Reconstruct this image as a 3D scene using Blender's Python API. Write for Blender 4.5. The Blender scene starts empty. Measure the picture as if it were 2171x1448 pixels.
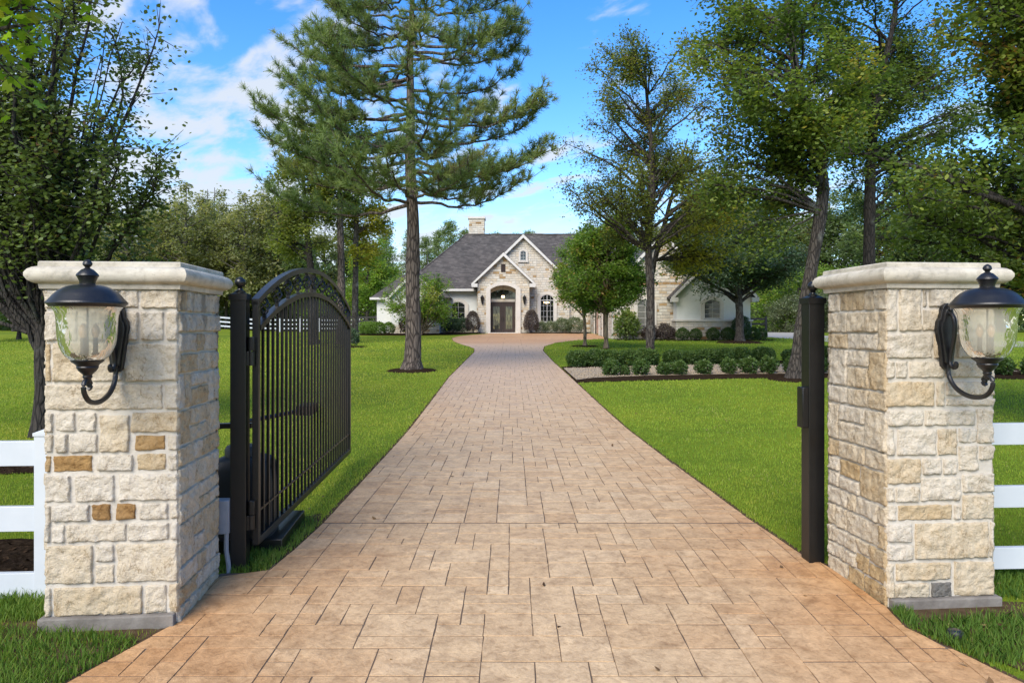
import bpy, bmesh, math, random
import numpy as np
from mathutils import Vector, Matrix, noise as mnoise

C = bpy.context
SC = C.scene
COL = SC.collection
R = math.radians
rng = np.random.default_rng(7)
random.seed(7)

# ------------------------------------------------------------------ camera
EYE = 1.67
cam_d = bpy.data.cameras.new("camera")
cam = bpy.data.objects.new("camera", cam_d)
COL.objects.link(cam)
cam.location = (0, 0, EYE)
cam.rotation_euler = (R(90), 0, 0)
cam_d.sensor_width = 36.0
cam_d.lens = 24.72
cam_d.shift_y = -31 / 2171
cam_d.clip_start = 0.05
cam_d.clip_end = 2000
SC.camera = cam

# ------------------------------------------------------------------ world / sky
SUN_EL, SUN_AZ = 40.0, 203.0     # azimuth clockwise from +Y (north): behind the camera, to the left
w = bpy.data.worlds.new("World")
SC.world = w
w.use_nodes = True
nt = w.node_tree
nt.nodes.clear()


def N(tree, typ, **kw):
    n = tree.nodes.new(typ)
    for k, v in kw.items():
        if k == 'inp':
            for i, val in v.items():
                n.inputs[i].default_value = val
        else:
            setattr(n, k, v)
    return n


def L(tree, a, b):
    tree.links.new(a, b)


def math_node(tree, op, a=None, b=None, c=None, clamp=False):
    n = tree.nodes.new('ShaderNodeMath')
    n.operation = op
    n.use_clamp = clamp
    for i, v in enumerate((a, b, c)):
        if v is None:
            continue
        if isinstance(v, (int, float)):
            n.inputs[i].default_value = v
        else:
            tree.links.new(v, n.inputs[i])
    return n.outputs[0]


def build_world():
    sky = N(nt, 'ShaderNodeTexSky', sky_type='NISHITA')
    sky.sun_disc = False
    sky.sun_elevation = R(SUN_EL)
    sky.sun_rotation = R(SUN_AZ)
    sky.air_density = 1.0
    sky.dust_density = 0.3
    sky.ozone_density = 2.0
    hs = N(nt, 'ShaderNodeHueSaturation', inp={'Hue': 0.508, 'Saturation': 1.38, 'Value': 1.02})
    L(nt, sky.outputs[0], hs.inputs['Color'])
    bg = N(nt, 'ShaderNodeBackground', inp={'Strength': 0.15})
    L(nt, hs.outputs[0], bg.inputs['Color'])
    tc = N(nt, 'ShaderNodeTexCoord')
    sep = N(nt, 'ShaderNodeSeparateXYZ')
    L(nt, tc.outputs['Generated'], sep.inputs[0])
    X, Y, Z = sep.outputs
    zz = math_node(nt, 'ADD', math_node(nt, 'MAXIMUM', Z, 0.0), 0.16)
    u = math_node(nt, 'DIVIDE', X, zz)
    v = math_node(nt, 'DIVIDE', Y, zz)
    cmb = N(nt, 'ShaderNodeCombineXYZ')
    # streaks: sheared and stretched cloud plane
    L(nt, math_node(nt, 'ADD', math_node(nt, 'MULTIPLY', u, 1.15), math_node(nt, 'MULTIPLY', v, 0.55)), cmb.inputs[0])
    L(nt, math_node(nt, 'MULTIPLY', v, 1.0), cmb.inputs[1])
    cmb.inputs[2].default_value = 3.1
    n1 = N(nt, 'ShaderNodeTexNoise', inp={'Scale': 4.4, 'Detail': 10.0, 'Roughness': 0.55, 'Distortion': 0.25})
    L(nt, cmb.outputs[0], n1.inputs['Vector'])
    # more cloud to the left and near the horizon
    left = N(nt, 'ShaderNodeMapRange', interpolation_type='SMOOTHSTEP', inp={1: 0.02, 2: -0.34, 3: -0.02, 4: 0.125})
    L(nt, X, left.inputs[0])
    low = N(nt, 'ShaderNodeMapRange', interpolation_type='SMOOTHSTEP', inp={1: 0.30, 2: 0.10, 3: 0.0, 4: 0.17})
    L(nt, Z, low.inputs[0])
    tot = math_node(nt, 'ADD', math_node(nt, 'ADD', n1.outputs[0], left.outputs[0]), low.outputs[0])
    mask = N(nt, 'ShaderNodeMapRange', interpolation_type='SMOOTHSTEP', inp={1: 0.53, 2: 0.74, 3: 0.0, 4: 0.9})
    L(nt, tot, mask.inputs[0])
    cloud = N(nt, 'ShaderNodeBackground', inp={'Color': (0.86, 0.92, 1.0, 1), 'Strength': 0.48})
    mix = N(nt, 'ShaderNodeMixShader')
    L(nt, mask.outputs[0], mix.inputs[0])
    L(nt, bg.outputs[0], mix.inputs[1])
    L(nt, cloud.outputs[0], mix.inputs[2])
    out = N(nt, 'ShaderNodeOutputWorld')
    L(nt, mix.outputs[0], out.inputs[0])


build_world()

sun_d = bpy.data.lights.new("sun", 'SUN')
sun_d.energy = 2.7
sun_d.angle = R(42)
sun_d.color = (1.0, 0.92, 0.80)
sun = bpy.data.objects.new("sun", sun_d)
COL.objects.link(sun)
az, el = R(SUN_AZ), R(SUN_EL)
sdir = Vector((math.sin(az) * math.cos(el), math.cos(az) * math.cos(el), math.sin(el)))
sun.rotation_euler = sdir.to_track_quat('Z', 'Y').to_euler()
sun.location = (-20, -25, 40)

SC.view_settings.view_transform = 'Standard'
SC.view_settings.look = 'None'
SC.view_settings.exposure = 0.95
SC.view_settings.gamma = 1.0
SC.render.engine = 'CYCLES'
SC.cycles.use_denoising = True
SC.cycles.max_bounces = 8
SC.cycles.diffuse_bounces = 6
SC.cycles.glossy_bounces = 3
SC.cycles.transmission_bounces = 4
SC.cycles.transparent_max_bounces = 12


# ------------------------------------------------------------------ helpers
def gz(x, y):
    """height of the ground"""
    t = (np.asarray(y, float) - 10.8)
    soft = 1.2 * np.log1p(np.exp(np.clip(t / 1.2, -40, 40)))
    h = 0.0261 * np.minimum(soft, 45.5)
    yy = np.asarray(y, float)
    h = h - 0.045 * 0.5 * np.log1p(np.exp(np.clip((5.0 - np.maximum(yy, -1)) / 0.5, -40, 40)))
    # gentle bank under the far left fence
    xx = np.asarray(x, float)
    h = h + 0.35 * np.exp(-((xx + 29.5) / 3.5) ** 2 - ((yy - 66) / 9) ** 2)
    return h


def g(x, y):
    return float(gz(x, y))


def tag(o, label=None, cat=None, group=None, kind=None):
    if label:
        o['label'] = label
    if cat:
        o['category'] = cat
    if group:
        o['group'] = group
    if kind:
        o['kind'] = kind
    return o


def thing(name, label, cat, loc=(0, 0, 0), rz=0.0, group=None):
    o = bpy.data.objects.new(name, None)
    o.empty_display_size = 0.2
    COL.objects.link(o)
    o.location = loc
    o.rotation_euler = (0, 0, rz)
    return tag(o, label, cat, group)


def link(name, me, mats, parent=None):
    o = bpy.data.objects.new(name, me)
    COL.objects.link(o)
    if mats is not None:
        for m in (mats if isinstance(mats, (list, tuple)) else [mats]):
            me.materials.append(m)
    if parent is not None:
        o.parent = parent
    return o


def mesh_arrays(name, V, F, rnd=None, smooth=False):
    V = np.ascontiguousarray(V, dtype=np.float32)
    F = np.ascontiguousarray(F, dtype=np.int32)
    m, k = F.shape
    me = bpy.data.meshes.new(name)
    me.vertices.add(len(V))
    me.vertices.foreach_set('co', V.ravel())
    me.loops.add(m * k)
    me.loops.foreach_set('vertex_index', F.ravel())
    me.polygons.add(m)
    me.polygons.foreach_set('loop_start', np.arange(0, m * k, k, dtype=np.int32))
    if smooth:
        me.polygons.foreach_set('use_smooth', np.ones(m, dtype=bool))
    me.update(calc_edges=True)
    if rnd is not None:
        a = me.attributes.new('rnd', 'FLOAT', 'FACE')
        a.data.foreach_set('value', np.ascontiguousarray(rnd, dtype=np.float32))
    return me


class MB:
    """collects simple shapes, builds them as ONE mesh"""

    def __init__(self):
        self.v, self.f, self.r = [], [], []

    def add(self, vs, fs, r=0.5):
        o = len(self.v)
        self.v += [tuple(p) for p in vs]
        self.f += [tuple(i + o for i in f) for f in fs]
        self.r += [r] * len(fs)
        return self

    def box(self, x0, x1, y0, y1, z0, z1, r=0.5):
        return self.add([(x0, y0, z0), (x1, y0, z0), (x1, y1, z0), (x0, y1, z0), (x0, y0, z1), (x1, y0, z1), (x1, y1, z1), (x0, y1, z1)],
                        [(3, 2, 1, 0), (4, 5, 6, 7), (0, 1, 5, 4), (1, 2, 6, 5), (2, 3, 7, 6), (3, 0, 4, 7)], r)

    def prism(self, poly, axis, a0, a1, r=0.5):
        """extrude 2D polygon; axis 'y': poly is (x,z); 'x': (y,z); 'z': (x,y)"""
        def p3(p, a):
            return {'y': (p[0], a, p[1]), 'x': (a, p[0], p[1]), 'z': (p[0], p[1], a)}[axis]
        n = len(poly)
        vs = [p3(p, a0) for p in poly] + [p3(p, a1) for p in poly]
        fs = [tuple(range(n)), tuple(range(2 * n - 1, n - 1, -1))]
        fs += [(i, i + n, (i + 1) % n + n, (i + 1) % n) for i in range(n)]
        return self.add(vs, fs, r)

    def lathe(self, prof, seg=24, c=(0, 0, 0), r=0.5, cap=True):
        vs, fs = [], []
        n = len(prof)
        for i in range(seg):
            a = 2 * math.pi * i / seg
            for (rad, z) in prof:
                vs.append((c[0] + rad * math.cos(a), c[1] + rad * math.sin(a), c[2] + z))
        for i in range(seg):
            j = (i + 1) % seg
            for k in range(n - 1):
                fs.append((i * n + k, j * n + k, j * n + k + 1, i * n + k + 1))
        if cap:
            if prof[0][0] > 1e-4:
                fs.append(tuple(i * n for i in range(seg - 1, -1, -1)))
            if prof[-1][0] > 1e-4:
                fs.append(tuple(i * n + n - 1 for i in range(seg)))
        return self.add(vs, fs, r)

    def tube(self, path, radii, k=10, r=0.5, cap=True, flat=None):
        V, F = tube_np(path, radii, k, flat)
        vs = [tuple(p) for p in V]
        fs = [tuple(f) for f in F]
        n = len(path)
        if cap:
            fs.append(tuple(range(k - 1, -1, -1)))
            fs.append(tuple(range((n - 1) * k, n * k)))
        return self.add(vs, fs, r)

    def build(self, name, mats, parent=None, bevel=0.0, seg=2, smooth=30.0):
        bm = bmesh.new()
        bv = [bm.verts.new(p) for p in self.v]
        lay = bm.faces.layers.float.new('rnd')
        for f, r in zip(self.f, self.r):
            try:
                fc = bm.faces.new([bv[i] for i in f])
                fc[lay] = r
            except ValueError:
                pass
        bmesh.ops.remove_doubles(bm, verts=bm.verts, dist=1e-5)
        bmesh.ops.recalc_face_normals(bm, faces=bm.faces)
        if bevel > 0:
            ed = [e for e in bm.edges if len(e.link_faces) == 2 and e.calc_face_angle(0) > R(30)]
            bmesh.ops.bevel(bm, geom=ed, offset=bevel, segments=seg, affect='EDGES', profile=0.5, clamp_overlap=True)
        for f in bm.faces:
            f.smooth = not (bevel > 0 and f.calc_area() > (bevel * 6) ** 2)
        for e in bm.edges:
            if len(e.link_faces) == 2:
                e.smooth = e.calc_face_angle(0) < R(smooth)
        me = bpy.data.meshes.new(name)
        bm.to_mesh(me)
        bm.free()
        return link(name, me, mats, parent)


def tube_np(path, radii, k=6, flat=None):
    P = np.asarray(path, float)
    n = len(P)
    rad = np.broadcast_to(np.asarray(radii, float), (n,))
    T = np.gradient(P, axis=0)
    T /= np.linalg.norm(T, axis=1, keepdims=True) + 1e-9
    ref = np.array([0.13, 0.99, 0.07]) if abs(T[:, 2]).mean() > 0.6 else np.array([0.05, 0.1, 1.0])
    A = np.cross(T, ref)
    A /= np.linalg.norm(A, axis=1, keepdims=True) + 1e-9
    B = np.cross(T, A)
    ang = np.arange(k) * 2 * math.pi / k
    fa, fb = flat if flat else (1, 1)
    V = P[:, None, :] + rad[:, None, None] * (fa * np.cos(ang)[None, :, None] * A[:, None, :] + fb * np.sin(ang)[None, :, None] * B[:, None, :])
    V = V.reshape(-1, 3)
    i = np.arange(n - 1)[:, None] * k
    j = np.arange(k)[None, :]
    a = i + j
    b = i + (j + 1) % k
    F = np.stack([a, b, b + k, a + k], axis=-1).reshape(-1, 4)
    return V, F


# ------------------------------------------------------------------ materials
def new_mat(name):
    m = bpy.data.materials.new(name)
    m.use_nodes = True
    t = m.node_tree
    t.nodes.clear()
    out = N(t, 'ShaderNodeOutputMaterial')
    b = N(t, 'ShaderNodeBsdfPrincipled')
    L(t, b.outputs[0], out.inputs[0])
    return m, t, b, out


def ramp(t, stops, fac=None, interp='LINEAR'):
    n = t.nodes.new('ShaderNodeValToRGB')
    cr = n.color_ramp
    cr.interpolation = interp
    while len(cr.elements) > 1:
        cr.elements.remove(cr.elements[-1])
    for i, (p, c) in enumerate(stops):
        e = cr.elements[0] if i == 0 else cr.elements.new(p)
        e.position = p
        e.color = (*c, 1)
    if fac is not None:
        t.links.new(fac, n.inputs[0])
    return n.outputs[0]


def noise_tex(t, scale, detail=4, rough=0.55, vec=None, dist=0.0):
    n = N(t, 'ShaderNodeTexNoise', inp={'Scale': scale, 'Detail': detail, 'Roughness': rough, 'Distortion': dist})
    if vec is not None:
        t.links.new(vec, n.inputs['Vector'])
    return n.outputs[0]


def mixc(t, fac, a, b, mode='MIX'):
    n = t.nodes.new('ShaderNodeMix')
    n.data_type = 'RGBA'
    n.blend_type = mode
    for s, v in ((n.inputs[0], fac), (n.inputs[6], a), (n.inputs[7], b)):
        if isinstance(v, (int, float)):
            s.default_value = v
        elif isinstance(v, tuple):
            s.default_value = (*v, 1)
        else:
            t.links.new(v, s)
    return n.outputs[2]


def bump(t, b, height, strength=0.3, dist=0.02):
    n = N(t, 'ShaderNodeBump', inp={'Strength': strength, 'Distance': dist})
    t.links.new(height, n.inputs['Height'])
    t.links.new(n.outputs[0], b.inputs['Normal'])


def objco(t):
    return N(t, 'ShaderNodeTexCoord').outputs['Object']


def geopos(t):
    return N(t, 'ShaderNodeNewGeometry').outputs['Position']


def attr(t, name='rnd'):
    n = N(t, 'ShaderNodeAttribute')
    n.attribute_name = name
    return n.outputs['Fac']


def plain(name, c1, c2=None, scale=6.0, rough=0.6, bmp=0.0, bscale=40, metallic=0.0, spec=0.5):
    m, t, b, out = new_mat(name)
    c2 = c2 or c1
    v = objco(t)
    col = ramp(t, [(0.3, c1), (0.7, c2)], noise_tex(t, scale, 6, 0.6, v))
    L(t, col, b.inputs['Base Color'])
    b.inputs['Roughness'].default_value = rough
    b.inputs['Metallic'].default_value = metallic
    b.inputs['Specular IOR Level'].default_value = spec
    if bmp:
        bump(t, b, noise_tex(t, bscale, 5, 0.6, v), bmp, 0.01)
    return m


FOL = 1.95


def leaf_mat(name, stops, trans=0.35, rough=0.5, tcol=1.35, spec=0.35):
    m, t, b, out = new_mat(name)
    col = ramp(t, [(p, tuple(min(.4, x * FOL) for x in c)) for p, c in stops], attr(t))
    L(t, col, b.inputs['Base Color'])
    trans = min(0.5, trans + 0.1)
    b.inputs['Roughness'].default_value = rough
    b.inputs['Specular IOR Level'].default_value = spec
    tr = N(t, 'ShaderNodeBsdfTranslucent')
    c2 = mixc(t, 1.0, col, (tcol, tcol * 1.05, 0.6), 'MULTIPLY')
    L(t, c2, tr.inputs[0])
    mx = N(t, 'ShaderNodeMixShader', inp={0: trans})
    L(t, b.outputs[0], mx.inputs[1])
    L(t, tr.outputs[0], mx.inputs[2])
    L(t, mx.outputs[0], out.inputs[0])
    return m


def bark_mat(name, dark, light, scale=14.0, moss=None):
    m, t, b, out = new_mat(name)
    v = objco(t)
    mp = N(t, 'ShaderNodeMapping', inp={'Scale': (1, 1, 0.22)})
    L(t, v, mp.inputs[0])
    n1 = noise_tex(t, scale, 8, 0.65, mp.outputs[0], 0.6)
    vo = N(t, 'ShaderNodeTexVoronoi', inp={'Scale': scale * 0.9})
    vo.feature = 'DISTANCE_TO_EDGE'
    L(t, mp.outputs[0], vo.inputs['Vector'])
    crack = N(t, 'ShaderNodeMapRange', inp={1: 0.0, 2: 0.16, 3: 0.0, 4: 1.0})
    L(t, vo.outputs['Distance'], crack.inputs[0])
    h = math_node(t, 'MULTIPLY', crack.outputs[0], n1)
    col = ramp(t, [(0.0, tuple(x * 0.4 for x in dark)), (0.25, dark), (0.65, light)], h)
    if moss:
        patch = ramp(t, [(0.55, (0, 0, 0)), (0.68, (1, 1, 1))], noise_tex(t, 2.6, 5, 0.65, v))
        col = mixc(t, patch, col, moss)
    L(t, col, b.inputs['Base Color'])
    b.inputs['Roughness'].default_value = 0.9
    bump(t, b, h, 0.9, 0.03)
    return m


def stone_mat():
    """quarried limestone blocks: 'rnd' is the tone of a block"""
    m, t, b, out = new_mat('limestone')
    v = objco(t)
    tone = attr(t)
    base = ramp(t, [(0.0, (0.61, 0.56, 0.475)), (0.25, (0.61, 0.53, 0.40)), (0.5, (0.50, 0.38, 0.22)),
                    (0.75, (0.36, 0.21, 0.075)), (1.0, (0.20, 0.19, 0.17))], tone)
    n1 = noise_tex(t, 9, 8, 0.62, v)
    n2 = noise_tex(t, 34, 6, 0.7, v)
    blot = ramp(t, [(0.42, (0, 0, 0)), (0.70, (1, 1, 1))], n1)
    amount = math_node(t, 'MULTIPLY', blot, ramp(t, [(0.0, (0.25,) * 3), (0.3, (0.5,) * 3), (0.8, (0.9,) * 3)], tone))
    ochre = ramp(t, [(0.0, (0.50, 0.41, 0.27)), (0.5, (0.42, 0.27, 0.11)), (0.8, (0.22, 0.11, 0.035)), (1.0, (0.10, 0.09, 0.085))], tone)
    c = mixc(t, amount, base, ochre)
    pits = ramp(t, [(0.30, (0.25, 0.20, 0.16)), (0.42, (1, 1, 1))], n2)
    pf = ramp(t, [(0.0, (0.22,) * 3), (0.4, (0.4,) * 3), (0.7, (0.85,) * 3)], tone)
    c = mixc(t, pf, c, mixc(t, 1.0, c, pits, 'MULTIPLY'))
    fine = ramp(t, [(0.3, (0.86, 0.85, 0.84)), (0.7, (1.06, 1.06, 1.06))], noise_tex(t, 70, 4, 0.6, v))
    c = mixc(t, 1.0, c, fine, 'MULTIPLY')
    vo = N(t, 'ShaderNodeTexVoronoi', inp={'Scale': 7.0})
    vo.feature = 'DISTANCE_TO_EDGE'
    wv = mixc(t, 0.35, v, N(t, 'ShaderNodeTexNoise', inp={'Scale': 11.0, 'Detail': 5.0}).outputs['Color'])
    L(t, wv, vo.inputs['Vector'])
    ck = ramp(t, [(0.0, (0.45, 0.38, 0.30)), (0.035, (1, 1, 1))], vo.outputs['Distance'])
    c = mixc(t, ramp(t, [(0.45, (0, 0, 0)), (0.6, (0.8,) * 3)], n1), c, mixc(t, 1.0, c, ck, 'MULTIPLY'))
    # grey run-off stain just below the cap and splash dirt near the ground
    sp = N(t, 'ShaderNodeSeparateXYZ')
    L(t, v, sp.inputs[0])
    mp = N(t, 'ShaderNodeMapping', inp={'Scale': (9, 9, 0.8)})
    L(t, v, mp.inputs[0])
    st = noise_tex(t, 1.0, 4, 0.6, mp.outputs[0])
    top = N(t, 'ShaderNodeMapRange', inp={1: 1.45, 2: 1.9, 3: 0.0, 4: 0.75})
    L(t, sp.outputs[2], top.inputs[0])
    sf = math_node(t, 'MULTIPLY', top.outputs[0], ramp(t, [(0.48, (0, 0, 0)), (0.66, (1, 1, 1))], st))
    c = mixc(t, sf, c, (0.13, 0.12, 0.10))
    L(t, c, b.inputs['Base Color'])
    b.inputs['Roughness'].default_value = 0.92
    b.inputs['Specular IOR Level'].default_value = 0.2
    h = math_node(t, 'ADD', math_node(t, 'MULTIPLY', n2, 0.6), n1)
    bump(t, b, h, 1.0, 0.03)
    return m


def cast_mat():
    m, t, b, out = new_mat('cast_stone')
    v = objco(t)
    mp = N(t, 'ShaderNodeMapping', inp={'Scale': (1, 1, 3.5)})
    L(t, v, mp.inputs[0])
    n1 = noise_tex(t, 3.5, 7, 0.65, mp.outputs[0], 0.3)
    c = ramp(t, [(0.3, (0.36, 0.33, 0.27)), (0.5, (0.50, 0.455, 0.37)), (0.72, (0.58, 0.54, 0.45))], n1)
    n2 = noise_tex(t, 14, 7, 0.7, v)
    c = mixc(t, 1.0, c, ramp(t, [(0.3, (0.72, 0.71, 0.68)), (0.5, (1, 1, 1)), (0.7, (1.08, 1.08, 1.07))], n2), 'MULTIPLY')
    lich = ramp(t, [(0.58, (0, 0, 0)), (0.72, (0.6,) * 3)], noise_tex(t, 6, 8, 0.75, v))
    c = mixc(t, lich, c, (0.20, 0.19, 0.165))
    pit = ramp(t, [(0.26, (0.4, 0.37, 0.33)), (0.36, (1, 1, 1))], noise_tex(t, 95, 3, 0.6, v))
    c = mixc(t, 0.7, c, mixc(t, 1.0, c, pit, 'MULTIPLY'))
    L(t, c, b.inputs['Base Color'])
    b.inputs['Roughness'].default_value = 0.9
    b.inputs['Specular IOR Level'].default_value = 0.15
    bump(t, b, math_node(t, 'ADD', n2, pit), 0.5, 0.006)
    return m


def house_stone_mat():
    m, t, b, out = new_mat('ashlar_stone_wall')
    v = objco(t)
    sp = N(t, 'ShaderNodeSeparateXYZ')
    L(t, v, sp.inputs[0])
    u = math_node(t, 'ADD', sp.outputs[0], sp.outputs[1])
    wob = noise_tex(t, 2.2, 2, 0.5, v)
    zz = math_node(t, 'ADD', sp.outputs[2], math_node(t, 'MULTIPLY', wob, 0.10))
    cb = N(t, 'ShaderNodeCombineXYZ')
    L(t, u, cb.inputs[0])
    L(t, zz, cb.inputs[1])
    br = N(t, 'ShaderNodeTexBrick', inp={'Color1': (0, 0, 0, 1), 'Color2': (1, 1, 1, 1), 'Mortar': (0.33, 0.33, 0.33, 1), 'Scale': 1.0,
                                        'Mortar Size': 0.013, 'Mortar Smooth': 0.2, 'Bias': 0.0, 'Brick Width': 0.5, 'Row Height': 0.19})
    br.offset = 0.37
    br.squash = 0.6
    br.squash_frequency = 3
    L(t, cb.outputs[0], br.inputs['Vector'])
    col = ramp(t, [(0.0, (0.50, 0.46, 0.39)), (0.30, (0.60, 0.57, 0.50)), (0.66, (0.56, 0.50, 0.41)), (0.86, (0.55, 0.47, 0.36)), (0.93, (0.38, 0.26, 0.13)), (1.0, (0.28, 0.17, 0.07))], br.outputs['Color'])
    n1 = ramp(t, [(0.3, (0.78, 0.77, 0.74)), (0.7, (1.08, 1.07, 1.04))], noise_tex(t, 5, 6, 0.65, v))
    col = mixc(t, 1.0, col, n1, 'MULTIPLY')
    col = mixc(t, br.outputs['Fac'], col, (0.40, 0.375, 0.33))
    L(t, col, b.inputs['Base Color'])
    b.inputs['Roughness'].default_value = 0.9
    hh = math_node(t, 'SUBTRACT', math_node(t, 'MULTIPLY', noise_tex(t, 9, 6, 0.6, v), 0.7), br.outputs['Fac'])
    bump(t, b, hh, 0.9, 0.05)
    return m


def shingle_mat():
    m, t, b, out = new_mat('asphalt_shingle')
    v = objco(t)
    sp = N(t, 'ShaderNodeSeparateXYZ')
    L(t, v, sp.inputs[0])
    cb = N(t, 'ShaderNodeCombineXYZ')
    L(t, math_node(t, 'ADD', sp.outputs[0], sp.outputs[1]), cb.inputs[0])
    L(t, math_node(t, 'MULTIPLY', sp.outputs[2], 1.3), cb.inputs[1])
    br = N(t, 'ShaderNodeTexBrick', inp={'Color1': (0, 0, 0, 1), 'Color2': (1, 1, 1, 1), 'Mortar': (0.1, 0.1, 0.1, 1), 'Scale': 1.0,
                                        'Mortar Size': 0.012, 'Brick Width': 0.34, 'Row Height': 0.15})
    L(t, cb.outputs[0], br.inputs['Vector'])
    col = ramp(t, [(0.0, (0.045, 0.040, 0.037)), (0.5, (0.068, 0.061, 0.056)), (1.0, (0.098, 0.088, 0.080))], br.outputs['Color'])
    n = ramp(t, [(0.35, (0.8, 0.8, 0.8)), (0.7, (1.25, 1.22, 1.2))], noise_tex(t, 0.9, 6, 0.6, v))
    col = mixc(t, 1.0, col, n, 'MULTIPLY')
    pale = math_node(t, 'MULTIPLY', ramp(t, [(0.55, (0, 0, 0)), (0.8, (1, 1, 1))], noise_tex(t, 3.5, 8, 0.75, v)), 0.5)
    hi = N(t, 'ShaderNodeMapRange', inp={1: 6.5, 2: 9.6, 3: 0.0, 4: 1.0})
    L(t, sp.outputs[2], hi.inputs[0])
    col = mixc(t, math_node(t, 'MULTIPLY', pale, hi.outputs[0]), col, (0.28, 0.27, 0.26))
    L(t, col, b.inputs['Base Color'])
    b.inputs['Roughness'].default_value = 0.85
    bump(t, b, math_node(t, 'SUBTRACT', br.outputs['Color'], br.outputs['Fac']), 0.5, 0.03)
    return m


def paving_mat():
    m, t, b, out = new_mat('stamped_concrete')
    v = geopos(t)
    tone = attr(t)
    sp = N(t, 'ShaderNodeSeparateXYZ')
    L(t, v, sp.inputs[0])
    n1 = noise_tex(t, 1.1, 5, 0.6, v)
    n2 = noise_tex(t, 7.0, 7, 0.65, v, 0.4)
    n3 = noise_tex(t, 60, 5, 0.7, v)
    worn = ramp(t, [(0.0, (0.49, 0.325, 0.175)), (0.5, (0.55, 0.39, 0.225)), (1.0, (0.60, 0.45, 0.28))], tone)
    fresh = ramp(t, [(0.0, (0.38, 0.175, 0.060)), (0.5, (0.45, 0.225, 0.085)), (1.0, (0.50, 0.28, 0.12))], tone)
    # strong pigment survives along the untrafficked edges, worn paler down the middle
    dist = math_node(t, 'ABSOLUTE', math_node(t, 'SUBTRACT', sp.outputs[0], 0.15))
    dd = math_node(t, 'ADD', dist, math_node(t, 'MULTIPLY', math_node(t, 'SUBTRACT', n1, 0.5), 2.2))
    e = N(t, 'ShaderNodeMapRange', interpolation_type='SMOOTHSTEP', inp={1: 0.4, 2: 2.6, 3: 0.0, 4: 0.85})
    L(t, dd, e.inputs[0])
    near = N(t, 'ShaderNodeMapRange', interpolation_type='SMOOTHSTEP', inp={1: 4.0, 2: 9.0, 3: 1.0, 4: 0.32})
    L(t, sp.outputs[1], near.inputs[0])
    far = N(t, 'ShaderNodeMapRange', interpolation_type='SMOOTHSTEP', inp={1: 35.0, 2: 41.0, 3: 0.0, 4: 0.75})
    L(t, sp.outputs[1], far.inputs[0])
    f = math_node(t, 'MAXIMUM', math_node(t, 'MULTIPLY', e.outputs[0], near.outputs[0]), far.outputs[0])
    c = mixc(t, f, worn, fresh)
    midd = N(t, 'ShaderNodeMapRange', interpolation_type='SMOOTHSTEP', inp={1: 9.0, 2: 24.0, 3: 0.0, 4: 0.55})
    L(t, sp.outputs[1], midd.inputs[0])
    far_inv = math_node(t, 'SUBTRACT', 1.0, far.outputs[0])
    c = mixc(t, math_node(t, 'MULTIPLY', midd.outputs[0], far_inv), c, (0.515, 0.38, 0.275))
    mott = ramp(t, [(0.25, (0.66, 0.60, 0.54)), (0.5, (0.98, 0.97, 0.96)), (0.75, (1.2, 1.2, 1.19))], n2)
    c = mixc(t, 1.0, c, mott, 'MULTIPLY')
    n4 = noise_tex(t, 24.0, 6, 0.7, v, 0.8)
    c = mixc(t, 1.0, c, ramp(t, [(0.3, (0.70, 0.64, 0.58)), (0.5, (0.99, 0.98, 0.97)), (0.72, (1.18, 1.18, 1.17))], n4), 'MULTIPLY')
    spk = ramp(t, [(0.28, (0.72, 0.68, 0.64)), (0.45, (1, 1, 1))], n3)
    c = mixc(t, 0.6, c, mixc(t, 1.0, c, spk, 'MULTIPLY'))
    L(t, c, b.inputs['Base Color'])
    L(t, ramp(t, [(0.3, (0.46,) * 3), (0.7, (0.68,) * 3)], n2), b.inputs['Roughness'])
    b.inputs['Specular IOR Level'].default_value = 0.4
    bump(t, b, math_node(t, 'ADD', n2, math_node(t, 'ADD', math_node(t, 'MULTIPLY', n3, 0.2), math_node(t, 'MULTIPLY', n4, 0.5))), 0.7, 0.014)
    return m


def lawn_mat():
    m, t, b, out = new_mat('lawn_turf')
    v = geopos(t)
    n1 = noise_tex(t, 0.22, 5, 0.6, v)
    n2 = noise_tex(t, 18, 6, 0.75, v)
    n3 = noise_tex(t, 2.2, 5, 0.65, v)
    c = ramp(t, [(0.3, (0.10, 0.155, 0.014)), (0.5, (0.155, 0.21, 0.016)), (0.7, (0.215, 0.25, 0.02))], n1)
    c = mixc(t, 1.0, c, ramp(t, [(0.25, (0.45, 0.5, 0.5)), (0.5, (1, 1, 1)), (0.75, (1.35, 1.25, 1.1))], n2), 'MULTIPLY')
    c = mixc(t, 1.0, c, ramp(t, [(0.3, (0.8, 0.85, 0.8)), (0.7, (1.15, 1.1, 1.0))], n3), 'MULTIPLY')
    L(t, c, b.inputs['Base Color'])
    b.inputs['Roughness'].default_value = 0.9
    b.inputs['Specular IOR Level'].default_value = 0.1
    bump(t, b, n2, 0.8, 0.03)
    return m


def glass_dark(name, c=(0.012, 0.014, 0.015), rough=0.04):
    m, t, b, out = new_mat(name)
    b.inputs['Base Color'].default_value = (*c, 1)
    b.inputs['Roughness'].default_value = rough
    b.inputs['Specular IOR Level'].default_value = 0.9
    bump(t, b, noise_tex(t, 1.5, 2, 0.5, objco(t)), 0.05, 0.05)
    return m


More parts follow.
